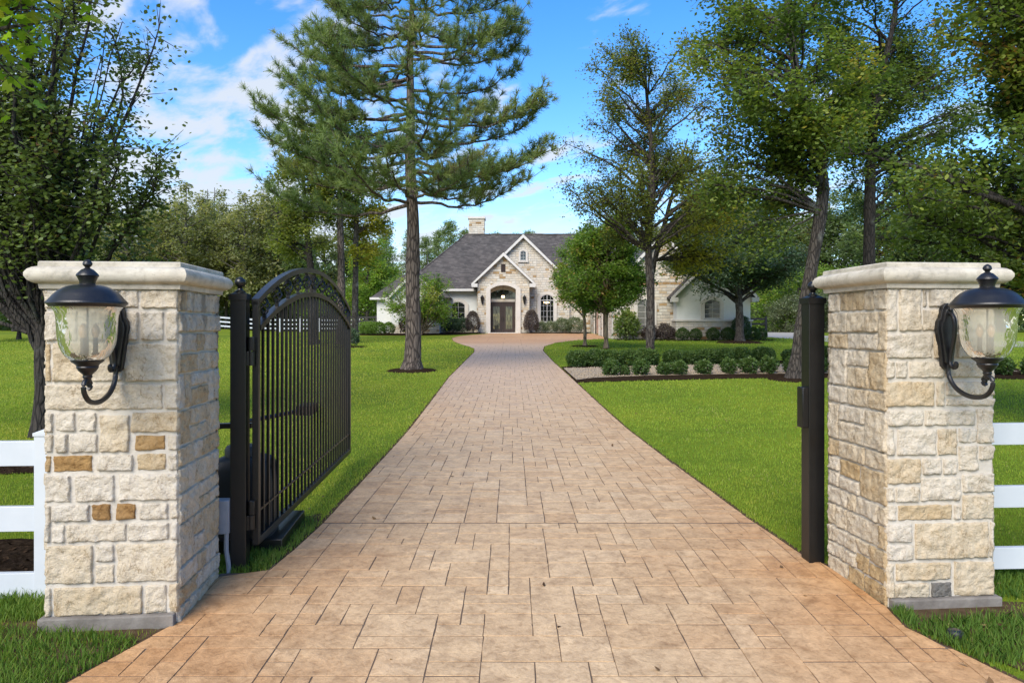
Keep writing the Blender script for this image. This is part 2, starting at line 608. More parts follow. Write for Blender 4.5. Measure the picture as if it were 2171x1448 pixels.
def lamp_glass_mat():
    m, t, b, out = new_mat('seeded_lamp_glass')
    t.nodes.remove(b)
    tr = N(t, 'ShaderNodeBsdfTransparent', inp={0: (0.93, 0.925, 0.86, 1)})
    gl = N(t, 'ShaderNodeBsdfGlossy', inp={'Color': (0.9, 0.9, 0.88, 1), 'Roughness': 0.16})
    df = N(t, 'ShaderNodeBsdfDiffuse', inp={0: (0.62, 0.60, 0.50, 1)})
    fr = N(t, 'ShaderNodeLayerWeight', inp={0: 0.28})
    v = objco(t)
    mp = N(t, 'ShaderNodeMapping', inp={'Scale': (1, 1, 0.5)})
    L(t, v, mp.inputs[0])
    bn = N(t, 'ShaderNodeBump', inp={'Strength': 0.5, 'Distance': 0.02})
    L(t, noise_tex(t, 26, 2, 0.5, mp.outputs[0], 0.5), bn.inputs['Height'])
    L(t, bn.outputs[0], gl.inputs['Normal'])
    L(t, bn.outputs[0], fr.inputs['Normal'])
    m1 = N(t, 'ShaderNodeMixShader', inp={0: 0.38})
    L(t, tr.outputs[0], m1.inputs[1])
    L(t, df.outputs[0], m1.inputs[2])
    m2 = N(t, 'ShaderNodeMixShader')
    L(t, math_node(t, 'MULTIPLY', fr.outputs['Fresnel'], 0.9, clamp=True), m2.inputs[0])
    L(t, m1.outputs[0], m2.inputs[1])
    L(t, gl.outputs[0], m2.inputs[2])
    L(t, m2.outputs[0], out.inputs[0])
    return m


def emit(name, c, s):
    m, t, b, out = new_mat(name)
    b.inputs['Base Color'].default_value = (*c, 1)
    b.inputs['Emission Color'].default_value = (*c, 1)
    b.inputs['Emission Strength'].default_value = s
    return m


M = dict(
    stone=stone_mat(), mortar=plain('mortar', (0.46, 0.42, 0.355), (0.55, 0.51, 0.44), 12, 0.95, 0.6, 60),
    cast=cast_mat(),
    footing=plain('concrete_footing', (0.12, 0.105, 0.09), (0.22, 0.20, 0.175), 9, 0.95, 0.5, 50),
    hstone=house_stone_mat(), shingle=shingle_mat(), paving=paving_mat(), lawn=lawn_mat(),
    grout=plain('joint_grout', (0.075, 0.052, 0.036), (0.14, 0.10, 0.07), 9, 0.95),
    soil=plain('bare_soil', (0.05, 0.034, 0.02), (0.11, 0.075, 0.045), 12, 1.0, 0.9, 30, spec=0.0),
    mulch=plain('dark_mulch', (0.010, 0.0065, 0.004), (0.05, 0.034, 0.022), 25, 1.0, 1.0, 45, spec=0.0),
    gravel=plain('river_gravel', (0.24, 0.185, 0.125), (0.40, 0.325, 0.235), 30, 0.9, 1.0, 40),
    iron=plain('black_painted_iron', (0.0045, 0.0045, 0.0047), (0.0072, 0.0072, 0.0075), 12, 0.32, 0.06, 200),
    iron_worn=plain('black_lamp_metal', (0.007, 0.0075, 0.009), (0.013, 0.013, 0.0145), 22, 0.36, 0.12, 120),
    steel=plain('grey_painted_steel', (0.10, 0.10, 0.10), (0.15, 0.15, 0.15), 12, 0.45),
    bronze=plain('dull_bronze', (0.06, 0.055, 0.05), (0.10, 0.09, 0.085), 12, 0.6),
    plastic=plain('black_plastic', (0.010, 0.011, 0.012), (0.016, 0.017, 0.019), 6, 0.5),
    conduit=plain('grey_conduit', (0.22, 0.23, 0.25), (0.30, 0.31, 0.33), 6, 0.5),
    vinyl=plain('white_vinyl', (0.48, 0.52, 0.56), (0.54, 0.575, 0.61), 4, 0.35),
    trim=plain('white_trim', (0.50, 0.485, 0.445), (0.57, 0.555, 0.52), 4, 0.6),
    surround=plain('cast_surround', (0.50, 0.46, 0.40), (0.58, 0.54, 0.48), 4, 0.75),
    stucco=plain('pale_stucco', (0.56, 0.57, 0.54), (0.62, 0.63, 0.60), 3, 0.9, 0.3, 60),
    soffit=plain('tan_ceiling', (0.30, 0.22, 0.14), (0.36, 0.27, 0.18), 4, 0.7),
    door=plain('dark_brown_door', (0.022, 0.012, 0.009), (0.038, 0.021, 0.016), 8, 0.4),
    garage=plain('tan_garage_door', (0.42, 0.27, 0.20), (0.48, 0.32, 0.24), 3, 0.6),
    glass=glass_dark('window_glass'), shutter=plain('window_shutter', (0.10, 0.105, 0.10), (0.15, 0.15, 0.145), 4, 0.6),
    doorglass=glass_dark('door_glass', (0.05, 0.06, 0.045), 0.03),
    lglass=lamp_glass_mat(),
    bulb=plain('amber_bulb', (0.50, 0.30, 0.16), (0.62, 0.44, 0.28), 40, 0.1), lit=emit('lit_bulb', (1.0, 0.72, 0.34), 6.0),
    darkfence=plain('black_fence_paint', (0.012, 0.012, 0.013), (0.02, 0.02, 0.02), 5, 0.7),
    path=plain('pale_concrete', (0.30, 0.28, 0.24), (0.36, 0.34, 0.30), 2, 0.9),
    pine_bark=bark_mat('pine_bark', (0.060, 0.045, 0.036), (0.17, 0.135, 0.11), 13),
    oak_bark=bark_mat('oak_bark', (0.030, 0.024, 0.020), (0.085, 0.072, 0.06), 16, (0.13, 0.13, 0.115)),
    grey_bark=bark_mat('grey_bark', (0.05, 0.042, 0.034), (0.14, 0.12, 0.10), 14, (0.19, 0.19, 0.17)),
    pale_bark=bark_mat('pale_bark', (0.13, 0.10, 0.065), (0.26, 0.20, 0.14), 10),
    dark_bark=bark_mat('dark_bark', (0.016, 0.013, 0.011), (0.05, 0.042, 0.036), 18, (0.06, 0.062, 0.055)),
    blade=leaf_mat('grass_blade', [(0.0, (0.06, 0.105, 0.014)), (0.45, (0.130, 0.185, 0.022)), (0.85, (0.22, 0.25, 0.032)), (0.95, (0.20, 0.20, 0.05)), (1.0, (0.24, 0.20, 0.09))], 0.3, 0.6, 1.2, 0.2),
    weed=leaf_mat('weed_blade', [(0.0, (0.035, 0.075, 0.015)), (0.6, (0.075, 0.125, 0.02)), (1.0, (0.14, 0.16, 0.05))], 0.3, 0.6, 1.2, 0.2),
    needle=leaf_mat('pine_needle', [(0.0, (0.042, 0.068, 0.022)), (0.45, (0.088, 0.128, 0.038)), (0.8, (0.14, 0.168, 0.05)), (1.0, (0.14, 0.12, 0.05))], 0.25, 0.5, 1.1, 0.4),
    olive=leaf_mat('olive_leaf', [(0.0, (0.045, 0.062, 0.016)), (0.5, (0.088, 0.108, 0.026)), (0.85, (0.14, 0.145, 0.03)), (1.0, (0.18, 0.13, 0.04))], 0.4),
    gum=leaf_mat('gum_leaf', [(0.0, (0.040, 0.068, 0.018)), (0.5, (0.086, 0.122, 0.028)), (0.88, (0.15, 0.165, 0.034)), (1.0, (0.22, 0.16, 0.03))], 0.35),
    yellow=leaf_mat('yellow_leaf', [(0.0, (0.085, 0.092, 0.016)), (0.5, (0.18, 0.165, 0.024)), (1.0, (0.28, 0.23, 0.03))], 0.4),
    pear=leaf_mat('pear_leaf', [(0.0, (0.042, 0.066, 0.022)), (0.6, (0.090, 0.122, 0.040)), (0.93, (0.13, 0.165, 0.044)), (1.0, (0.10, 0.06, 0.025))], 0.3, 0.45, 1.1, 0.4),
    ivy=leaf_mat('dark_shade_leaf', [(0.0, (0.034, 0.056, 0.014)), (0.55, (0.080, 0.114, 0.026)), (0.9, (0.145, 0.17, 0.034)), (1.0, (0.14, 0.08, 0.025))], 0.38, 0.5, 1.2, 0.4),
    maple=leaf_mat('bright_leaf', [(0.0, (0.07, 0.14, 0.015)), (0.6, (0.13, 0.23, 0.02)), (1.0, (0.22, 0.30, 0.03))], 0.45),
    myrtle=leaf_mat('myrtle_leaf', [(0.0, (0.036, 0.074, 0.016)), (0.6, (0.092, 0.150, 0.026)), (0.92, (0.16, 0.20, 0.03)), (1.0, (0.20, 0.14, 0.04))], 0.35),
    lime=leaf_mat('light_leaf', [(0.0, (0.055, 0.095, 0.018)), (0.6, (0.12, 0.19, 0.028)), (1.0, (0.20, 0.26, 0.045))], 0.4),
    oakleaf=leaf_mat('live_oak_leaf', [(0.0, (0.018, 0.036, 0.020)), (0.6, (0.036, 0.062, 0.032)), (1.0, (0.075, 0.095, 0.05))], 0.25),
    box=leaf_mat('boxwood_leaf', [(0.0, (0.016, 0.034, 0.010)), (0.6, (0.036, 0.066, 0.015)), (1.0, (0.08, 0.11, 0.025))], 0.25),
    boxlime=leaf_mat('bright_boxwood_leaf', [(0.0, (0.035, 0.07, 0.012)), (0.6, (0.07, 0.12, 0.018)), (1.0, (0.12, 0.16, 0.03))], 0.3),
    purple=leaf_mat('purple_leaf', [(0.0, (0.030, 0.022, 0.022)), (0.6, (0.055, 0.042, 0.040)), (1.0, (0.085, 0.075, 0.05))], 0.2),
    grey=leaf_mat('grey_green_leaf', [(0.0, (0.05, 0.065, 0.038)), (0.6, (0.095, 0.115, 0.065)), (1.0, (0.15, 0.16, 0.10))], 0.3),
    chips=plain('bark_chip', (0.018, 0.011, 0.007), (0.085, 0.055, 0.034), 25, 1.0, spec=0.0),
    deadleaf=leaf_mat('dead_leaf', [(0.0, (0.03, 0.018, 0.009)), (0.6, (0.09, 0.05, 0.02)), (1.0, (0.17, 0.11, 0.045))], 0.15),
    wood_a=leaf_mat('far_olive_leaf', [(0.0, (0.085, 0.095, 0.045)), (0.6, (0.14, 0.148, 0.066)), (1.0, (0.20, 0.185, 0.08))], 0.45),  # far leaves kept paler: distance haze is put into the colour
    wood_b=leaf_mat('far_green_leaf', [(0.0, (0.05, 0.075, 0.036)), (0.6, (0.088, 0.122, 0.052)), (1.0, (0.13, 0.16, 0.065))], 0.45),  # green raised likewise, haze painted into the leaf colour
)


# ================================================================== GROUND
def build_lawn():
    ys = np.concatenate([np.arange(-12, 16, 0.5), np.arange(16, 62, 1.0), np.arange(62, 120, 4.0), np.arange(120, 900, 60)])
    xs = np.concatenate([np.arange(-600, -60, 60), np.arange(-60, 60.1, 2.0), np.arange(120, 601, 60)])
    XX, YY = np.meshgrid(xs, ys)
    Z = gz(XX, YY)
    V = np.stack([XX, YY, Z], -1).reshape(-1, 3)
    nx, ny = len(xs), len(ys)
    i = (np.arange(ny - 1)[:, None] * nx + np.arange(nx - 1)[None, :]).ravel()
    F = np.stack([i, i + 1, i + nx + 1, i + nx], -1)
    tag(link('lawn_ground', mesh_arrays('lawn_ground', V, F, smooth=True), M['lawn']), kind='structure')


DL = np.array([(0.0, -5.2), (1.5, -3.75), (2.6, -2.75), (3.36, -2.19), (3.97, -1.97), (4.05, -1.935), (4.74, -2.0), (4.80, -1.99), (4.82, -1.68), (5.3, -1.63), (5.97, -1.60),
               (11.47, -1.64), (19.9, -1.78), (27, -1.72), (31.5, -1.68), (34, -1.82), (36, -2.2), (39, -2.95), (42, -3.5), (46, -3.92), (49, -3.75), (51.5, -3.1), (53.2, -2.2), (54.2, -1.9), (55.4, -1.9)])
DR = np.array([(0.0, 5.4), (1.5, 3.9), (2.6, 3.0), (3.4, 2.5), (4.0, 2.24), (4.27, 2.27), (4.94, 2.215), (5.15, 2.13), (6.13, 2.05), (11.47, 1.84), (18.7, 1.68), (26, 1.5), (32.5, 1.42), (36, 1.65),
               (40, 2.5), (43, 4.0), (45.2, 6.1), (45.6, 6.28), (54.4, 6.28), (54.6, 4.0), (55.4, 0.6)])


def xL(y):
    return np.interp(y, DL[:, 0], DL[:, 1])


def xR(y):
    return np.interp(y, DR[:, 0], DR[:, 1])


def strip(name, lo, hi, y0, y1, dz, mat, kind, step=0.25, x_off=0.0):
    ys = np.unique(np.concatenate([np.arange(y0, y1, step), DL[(DL[:, 0] > y0) & (DL[:, 0] < y1), 0], DR[(DR[:, 0] > y0) & (DR[:, 0] < y1), 0], [y1]]))
    a, b = lo(ys) - x_off, hi(ys) + x_off
    nx = 9
    V, n = [], len(ys)
    for k in range(nx):
        x = a + (b - a) * k / (nx - 1)
        V.append(np.stack([x, ys, gz(x, ys) + dz], -1))
    V = np.stack(V, 1).reshape(-1, 3)
    i = (np.arange(n - 1)[:, None] * nx + np.arange(nx - 1)[None, :]).ravel()
    F = np.stack([i, i + 1, i + nx + 1, i + nx], -1)
    return tag(link(name, mesh_arrays(name, V, F, smooth=True), mat), kind=kind)


def build_drive():
    strip('soil_edge', xL, xR, 0.3, 54.0, 0.004, M['soil'], 'structure', x_off=0.045)
    V, F, Rn = [], [], []

    def slab(x0, x1, y0, y1, ins):
        iy = 0.0036 if y0 < 12 else 0.006
        y0, y1 = y0 + iy, y1 - iy
        x0, x1 = x0 + ins, x1 - ins
        ns = 2 if y1 - y0 < 0.2 else (3 if y1 - y0 < 0.4 else 5)
        ys = [y0 + (y1 - y0) * k / (ns - 1) for k in range(ns)]
        if y0 < 4.05:
            ys = sorted(set(ys + [y for y in DL[:, 0].tolist() + DR[:, 0].tolist() if y0 + .01 < y < y1 - .01]))
        rows = []
        for y in ys:
            a, b = max(x0, float(xL(y))), min(x1, float(xR(y)))
            rows.append((a, b, y))
        if max(b - a for a, b, _ in rows) < 0.02:
            return
        rows = [((a, b, y) if b - a > 0.0 else ((x0, x0 + 1e-4, y) if (a > x1) is False and b < x0 else (x1 - 1e-4, x1, y))) for a, b, y in rows]
        top = 0.012 + random.uniform(-0.0012, 0.0012)
        j = lambda: random.uniform(-0.0025, 0.0025)
        loop = [(a + j(), y + j()) for a, b, y in rows] + [(b + j(), y + j()) for a, b, y in rows[::-1]]
        loop = loop[::-1]
        n, o = len(loop), len(V)
        bev = 0.0026
        cx = sum(p[0] for p in loop) / n
        cy = sum(p[1] for p in loop) / n
        for x, y in loop:
            dx, dy = x - cx, y - cy
            V.append((x - bev * (1 if dx > 0 else -1), y - bev * (1 if dy > 0 else -1), g(x, y) + top))
        for x, y in loop:
            V.append((x, y, g(x, y) + 0.002))
        t = min(1, max(0, random.gauss(0.5, 0.15)))
        F.append(tuple(range(o, o + n)))
        Rn.append(t)
        for k in range(n):
            q = (k + 1) % n
            F.append((o + k, o + n + k, o + n + q, o + q))
            Rn.append(t * 0.4)

    sections = [(0.6, 5.955, 0.138, 0.001), (5.98, 11.43, 0.138, 0.0018), (11.45, 17.4, 0.138, 0.002), (17.42, 23.4, 0.138, 0.002), (23.42, 29.4, 0.138, 0.002), (29.42, 37.0, 0.2, 0.003), (37.03, 46, 1.0, 0.002), (46.02, 55.35, 1.5, 0.002)]
    sizes = [(3, 2), (2, 3), (2, 2), (2, 2), (3, 2), (3, 1), (2, 1), (2, 1), (1, 2), (1, 1)]
    for (ya, yb, u, ins) in sections:
        xa = -6.0 + random.uniform(0, u)
        ny = max(1, round((yb - ya) / u))
        uy = (yb - ya) / ny
        nx = int(13 / u)
        occ = np.zeros((ny, nx), bool)
        for r in range(ny):
            for c in range(nx):
                if occ[r, c]:
                    continue
                ok = []
                for (w_, h_) in random.sample(sizes, len(sizes)):
                    if c + w_ <= nx and r + h_ <= ny and not occ[r:r + h_, c:c + w_].any():
                        ok = (w_, h_)
                        break
                w_, h_ = ok or (1, 1)
                occ[r:r + h_, c:c + w_] = True
                x0, x1 = xa + c * u, xa + (c + w_) * u
                y0, y1 = ya + r * uy, ya + (r + h_) * uy
                ym = np.linspace(y0, y1, 4)
                if x1 < xL(ym).min() or x0 > xR(ym).max():
                    continue
                # keep long slabs short enough to follow curved edges
                slab(x0, x1, y0, y1, ins)
    mb = MB()
    mb.v, mb.f, mb.r = V, F, Rn
    bm_me = bpy.data.meshes.new('driveway')
    bm_me.from_pydata(V, [], F)
    bm_me.update()
    a = bm_me.attributes.new('rnd', 'FLOAT', 'FACE')
    a.data.foreach_set('value', np.array(Rn, dtype=np.float32))
    tag(link('driveway', bm_me, M['paving']), kind='structure')
    strip('driveway_joints', xL, xR, 0.5, 55.35, 0.0085, M['grout'], 'structure', x_off=0.0)


def patch(name, poly, dz, mat, kind='structure', res=0.7, edge=0.0, inner=0.0):
    """ground patch following the terrain: polygon (x,y) fan-free triangulation through bmesh grid fill"""
    bm = bmesh.new()
    vs = [bm.verts.new((x, y, 0)) for x, y in poly]
    f = bm.faces.new(vs)
    bmesh.ops.triangulate(bm, faces=[f])
    for _ in range(6):
        long = [e for e in bm.edges if e.calc_length() > res]
        if not long:
            break
        bmesh.ops.subdivide_edges(bm, edges=long, cuts=1)
        bmesh.ops.triangulate(bm, faces=bm.faces)
    bound = {v for e in bm.edges if e.is_boundary for v in e.verts}
    for v in bm.verts:
        h = dz + (0 if v in bound else inner * (0.6 + 0.8 * mnoise.noise(Vector((v.co.x * 3, v.co.y * 3, 0)))))
        v.co.z = g(v.co.x, v.co.y) + h
    bmesh.ops.recalc_face_normals(bm, faces=bm.faces)
    for f in bm.faces:
        f.smooth = True
        if f.normal.z < 0:
            f.normal_flip()
    me = bpy.data.meshes.new(name)
    bm.to_mesh(me)
    bm.free()
    return tag(link(name, me, mat), kind=kind)


def mulch_ring(x, y, r, h=0.07):
    n = 26
    V = [(0, 0, h)]
    for k, (rr, hh) in enumerate(((0.45, h * 0.9), (0.8, h * 0.55), (1.0, -0.02))):
        for i in range(n):
            a = 2 * math.pi * i / n
            q = rr * r * (1 + 0.10 * mnoise.noise(Vector((math.cos(a) * 2 + x, math.sin(a) * 2 + y, k))))
            px, py = q * math.cos(a), q * math.sin(a)
            V.append((px, py, hh + g(x + px, y + py) - g(x, y) + (0.02 * mnoise.noise(Vector((px * 9, py * 9, k))) if k < 2 else 0)))
    F = [(0, 1 + i, 1 + (i + 1) % n) for i in range(n)]
    for k in range(2):
        for i in range(n):
            a, b = 1 + k * n + i, 1 + k * n + (i + 1) % n
            F.append((a, a + n, b + n, b))
    me = bpy.data.meshes.new('mulch')
    me.from_pydata(V, [], F)
    me.polygons.foreach_set('use_smooth', [True] * len(F))
    me.update()
    o = tag(link('mulch', me, M['mulch']), kind='stuff')
    o.location = (x, y, g(x, y) + 0.004)


build_lawn()
build_drive()
# gravel bed with mulch borders, right of the drive
bed_out = [(1.70, 18.45), (3.8, 19.0), (6.3, 19.5), (8.6, 19.7), (12, 19.4), (16, 19.2), (16.5, 24.5), (12, 26.4), (8.8, 26.2), (5.5, 25.3), (3.2, 24.3), (1.62, 23.4)]
patch('mulch', bed_out, 0.012, M['mulch'], 'stuff', 0.6, inner=0.02)
patch('gravel', [(1.74, 18.95), (2.3, 19.55), (3.8, 20.1), (6.3, 20.6), (8.6, 20.8), (12, 21), (15.5, 21.5), (15.5, 23), (11, 24.2), (7.8, 24.3), (5.2, 23.7), (3.2, 22.9), (1.66, 22.7)], 0.035, M['gravel'], 'stuff', 0.5, inner=0.02)
patch('mulch', [(-11.7, 51.2), (-10, 50.6), (-7, 50.4), (-4.4, 51.6), (-3.0, 53.6), (-2.1, 54.3), (-2.1, 57.5), (-11.7, 57.5)], 0.03, M['mulch'], 'stuff', 1.0)
patch('mulch', [(0.72, 54.6), (4.0, 54.75), (6.2, 54.7), (6.2, 57.4), (0.72, 57.4)], 0.03, M['mulch'], 'stuff', 1.0)
patch('mulch', [(6.4, 43.0), (9.5, 42.2), (12.5, 41.9), (15.6, 42.3), (16.2, 43.5), (16.0, 47), (15, 47), (6.4, 45)], 0.03, M['mulch'], 'stuff', 1.0)
patch('mulch', [(-14, 4.5), (-2.75, 4.6), (-2.75, 5.45), (-14, 5.8)], 0.012, M['mulch'], 'stuff', 0.6, inner=0.03)
patch('soil', [(-4.2, 2.6), (-2.9, 2.55), (-2.25, 3.4), (-1.98, 3.98), (-2.6, 4.1), (-4.2, 4.3)], 0.006, M['soil'], 'structure', 0.3)
patch('soil', [(2.28, 4.05), (2.6, 3.5), (3.6, 3.4), (3.9, 4.3), (2.3, 4.4)], 0.006, M['soil'], 'structure', 0.3)
patch('soil', [(-2.1, 4.85), (-1.72, 4.84), (-1.63, 5.9), (-1.7, 6.3), (-2.0, 6.0)], 0.006, M['soil'], 'structure', 0.3)
patch('mulch', [(-6.6 + 1.55 * math.cos(a), 8.4 + .6 * math.sin(a)) for a in np.linspace(0, 6.0, 18)], 0.012, M['mulch'], 'stuff', 0.5, inner=0.02)
# pale concrete drive off to the right
patch('path', [(17.2, 49.3), (17.9, 44.6), (18.5, 41.2), (21, 37), (34, 33), (34, 39), (24, 45.5), (22.3, 49.6), (22.6, 53), (25.5, 72), (21, 72), (18.5, 54)], 0.012, M['path'], 'structure', 2.0)


# ================================================================== GATE PILLARS
def block(V, F, Rn, o, ud, nd, W, u0, v0, u1, v1, tone, seed, corner=(False, False)):
    """one quarried block standing proud of the mortar; o face origin, ud along the face, nd outwards"""
    gap = 0.0042
    a, b = u0 + gap, u1 - gap
    if corner[0]:
        a = u0 - 0.008
    if corner[1]:
        b = u1 + 0.008
    c, d = v0 + gap, v1 - gap
    w_, h_ = b - a, d - c
    if w_ < 0.015 or h_ < 0.015:
        return
    nx, ny = max(4, int(w_ / 0.014) + 3), max(4, int(h_ / 0.014) + 3)
    e = 0.0045
    us = np.concatenate([[0, e], np.linspace(2.6 * e, w_ - 2.6 * e, nx - 2), [w_ - e, w_]])
    vs = np.concatenate([[0, e], np.linspace(2.6 * e, h_ - 2.6 * e, ny - 2), [h_ - e, h_]])
    base = 0.0105 + 0.007 * mnoise.noise(Vector((seed * 3.1, 0.3, 0))) + (0.005 if tone < 0.4 else 0)
    tx, ty = 0.02 * mnoise.noise(Vector((seed, 5, 1))), 0.02 * mnoise.noise(Vector((seed, 9, 2)))
    off = len(V)
    ni, nj = len(us), len(vs)
    for j in range(nj):
        for i in range(ni):
            uu, vv = us[i], vs[j]
            p = Vector((uu * 14 + seed * 7.7, vv * 14, seed * 1.3))
            n_ = 0.010 * mnoise.noise(p) + 0.0085 * mnoise.noise(p * 2.7) + (0.008 if tone > 0.4 else 0.005) * mnoise.noise(p * 6.5)
            hgt = base + n_ + tx * (uu / w_ - .5) + ty * (vv / h_ - .5)
            eu, ev = min(i, ni - 1 - i), min(j, nj - 1 - j)
            k = min(eu, ev)
            hgt = max(hgt, 0.0045 + 0.002 * n_ / 0.01)
            if k == 0:
                hgt = -0.03
            elif k == 1:
                hgt = hgt * 0.9
            ju = 0.007 * mnoise.noise(Vector((uu * 22, vv * 22, seed + 40)))
            jv = 0.007 * mnoise.noise(Vector((uu * 22, vv * 22, seed + 80)))
            U, Vv = a + uu + ju, c + vv + jv
            V.append(tuple(o[q] + ud[q] * U + nd[q] * hgt for q in range(3)))
            V[-1] = (V[-1][0], V[-1][1], o[2] + Vv)
    for j in range(nj - 1):
        for i in range(ni - 1):
            q = off + j * ni + i
            F.append((q, q + 1, q + ni + 1, q + ni))
            Rn.append(tone)


def random_courses(W, H, seed):
    r = random.Random(seed)
    out, z = [], 0.0
    while z < H - 0.03:
        h = r.choice((0.12, 0.15, 0.18, 0.21, 0.25))
        if H - z - h < 0.07:
            h = H - z
        u = 0.0
        while u < W - 0.02:
            w_ = r.choice((0.10, 0.14, 0.19, 0.24, 0.30, 0.34))
            if W - u - w_ < 0.09:
                w_ = W - u
            tone = lambda: r.choice((0.03, 0.06, 0.1, 0.14, 0.18, 0.22, 0.26, 0.3, 0.36, 0.46))
            if w_ > 0.10 and h > 0.17 and r.random() < 0.5:
                s = r.uniform(.42, .58) * h
                out.append((u, z, u + w_, z + s, tone()))
                out.append((u, z + s, u + w_, z + h, tone()))
            else:
                out.append((u, z, u + w_, z + h, tone()))
            u += w_
        z += h
    return out


# front faces copied course by course: (x0, y0, x1, y1, tone) in a 0..1000 box, y downwards
FRONT_A = [(0, 0, 560, 60, .1), (560, 0, 710, 60, .12), (720, 0, 1000, 60, .22), (0, 64, 240, 160, .05), (240, 64, 600, 160, .05), (600, 64, 712, 160, .1), (715, 64, 908, 160, .05), (915, 64, 1000, 160, .1),
           (0, 164, 40, 285, .42), (45, 164, 330, 285, .3), (335, 164, 590, 285, .12), (595, 164, 1000, 285, .16), (0, 288, 895, 372, .16), (900, 288, 1000, 372, .1),
           (0, 375, 55, 440, .1), (62, 375, 222, 437, .04), (235, 375, 388, 437, .05), (400, 383, 640, 502, .27), (645, 375, 1000, 443, .36), (60, 440, 165, 502, .05), (170, 440, 395, 502, .05), (670, 446, 920, 498, .68), (0, 442, 58, 500, .15), (925, 446, 1000, 498, .12),
           (0, 505, 42, 560, .6), (47, 505, 355, 560, .72), (382, 505, 668, 560, .05), (690, 503, 925, 560, .42), (930, 503, 1000, 560, .06), (0, 565, 190, 652, .05), (215, 565, 525, 652, .05), (548, 565, 1000, 652, .06),
           (0, 656, 36, 775, .1), (40, 656, 338, 712, .05), (345, 656, 495, 711, .78), (530, 656, 685, 711, .78), (708, 656, 940, 712, .05), (945, 656, 1000, 712, .1), (40, 716, 145, 776, .05), (150, 716, 615, 776, .13), (620, 716, 945, 776, .06), (950, 716, 1000, 776, .05),
           (0, 780, 358, 902, .26), (370, 780, 522, 838, .07), (370, 842, 522, 902, .2), (530, 780, 1000, 902, .2), (0, 908, 45, 1000, .2), (50, 908, 742, 1000, .33), (752, 908, 930, 1000, .18), (935, 908, 1000, 1000, .3)]
FRONT_B = [(0, 0, 85, 140, .1), (90, 0, 315, 140, .2), (320, 0, 370, 62, .2), (375, 0, 1000, 62, .12), (320, 66, 1000, 140, .16), (0, 144, 420, 229, .05), (425, 144, 640, 229, .3), (645, 144, 1000, 229, .12),
           (0, 233, 60, 292, .1), (65, 233, 180, 292, .05), (190, 233, 540, 292, .1), (545, 233, 1000, 292, .22), (0, 298, 440, 384, .35), (450, 298, 540, 384, .2), (545, 298, 1000, 350, .12), (545, 354, 1000, 384, .12),
           (0, 390, 330, 447, .05), (338, 390, 835, 447, .1), (840, 388, 1000, 505, .1), (0, 452, 60, 540, .06), (75, 452, 455, 542, .05), (462, 452, 660, 542, .27), (665, 452, 860, 503, .06), (865, 508, 1000, 560, .12), (665, 508, 860, 594, .14),
           (0, 547, 310, 632, .34), (316, 547, 510, 605, .05), (515, 547, 660, 605, .06), (300, 610, 695, 690, .06), (700, 600, 1000, 665, .08), (60, 638, 295, 692, .12), (0, 638, 55, 692, .1), (700, 669, 1000, 752, .24),
           (80, 697, 615, 752, .42), (620, 697, 695, 752, .08), (0, 697, 75, 752, .1), (0, 757, 225, 820, .04), (0, 824, 235, 880, .04), (240, 757, 960, 878, .3), (965, 757, 1000, 878, .1),
           (60, 884, 600, 945, .34), (620, 884, 1000, 1000, .3), (30, 949, 390, 1000, .24), (400, 949, 610, 1000, 1.0), (0, 884, 55, 1000, .22), (0, 884, 1, 885, .1)]


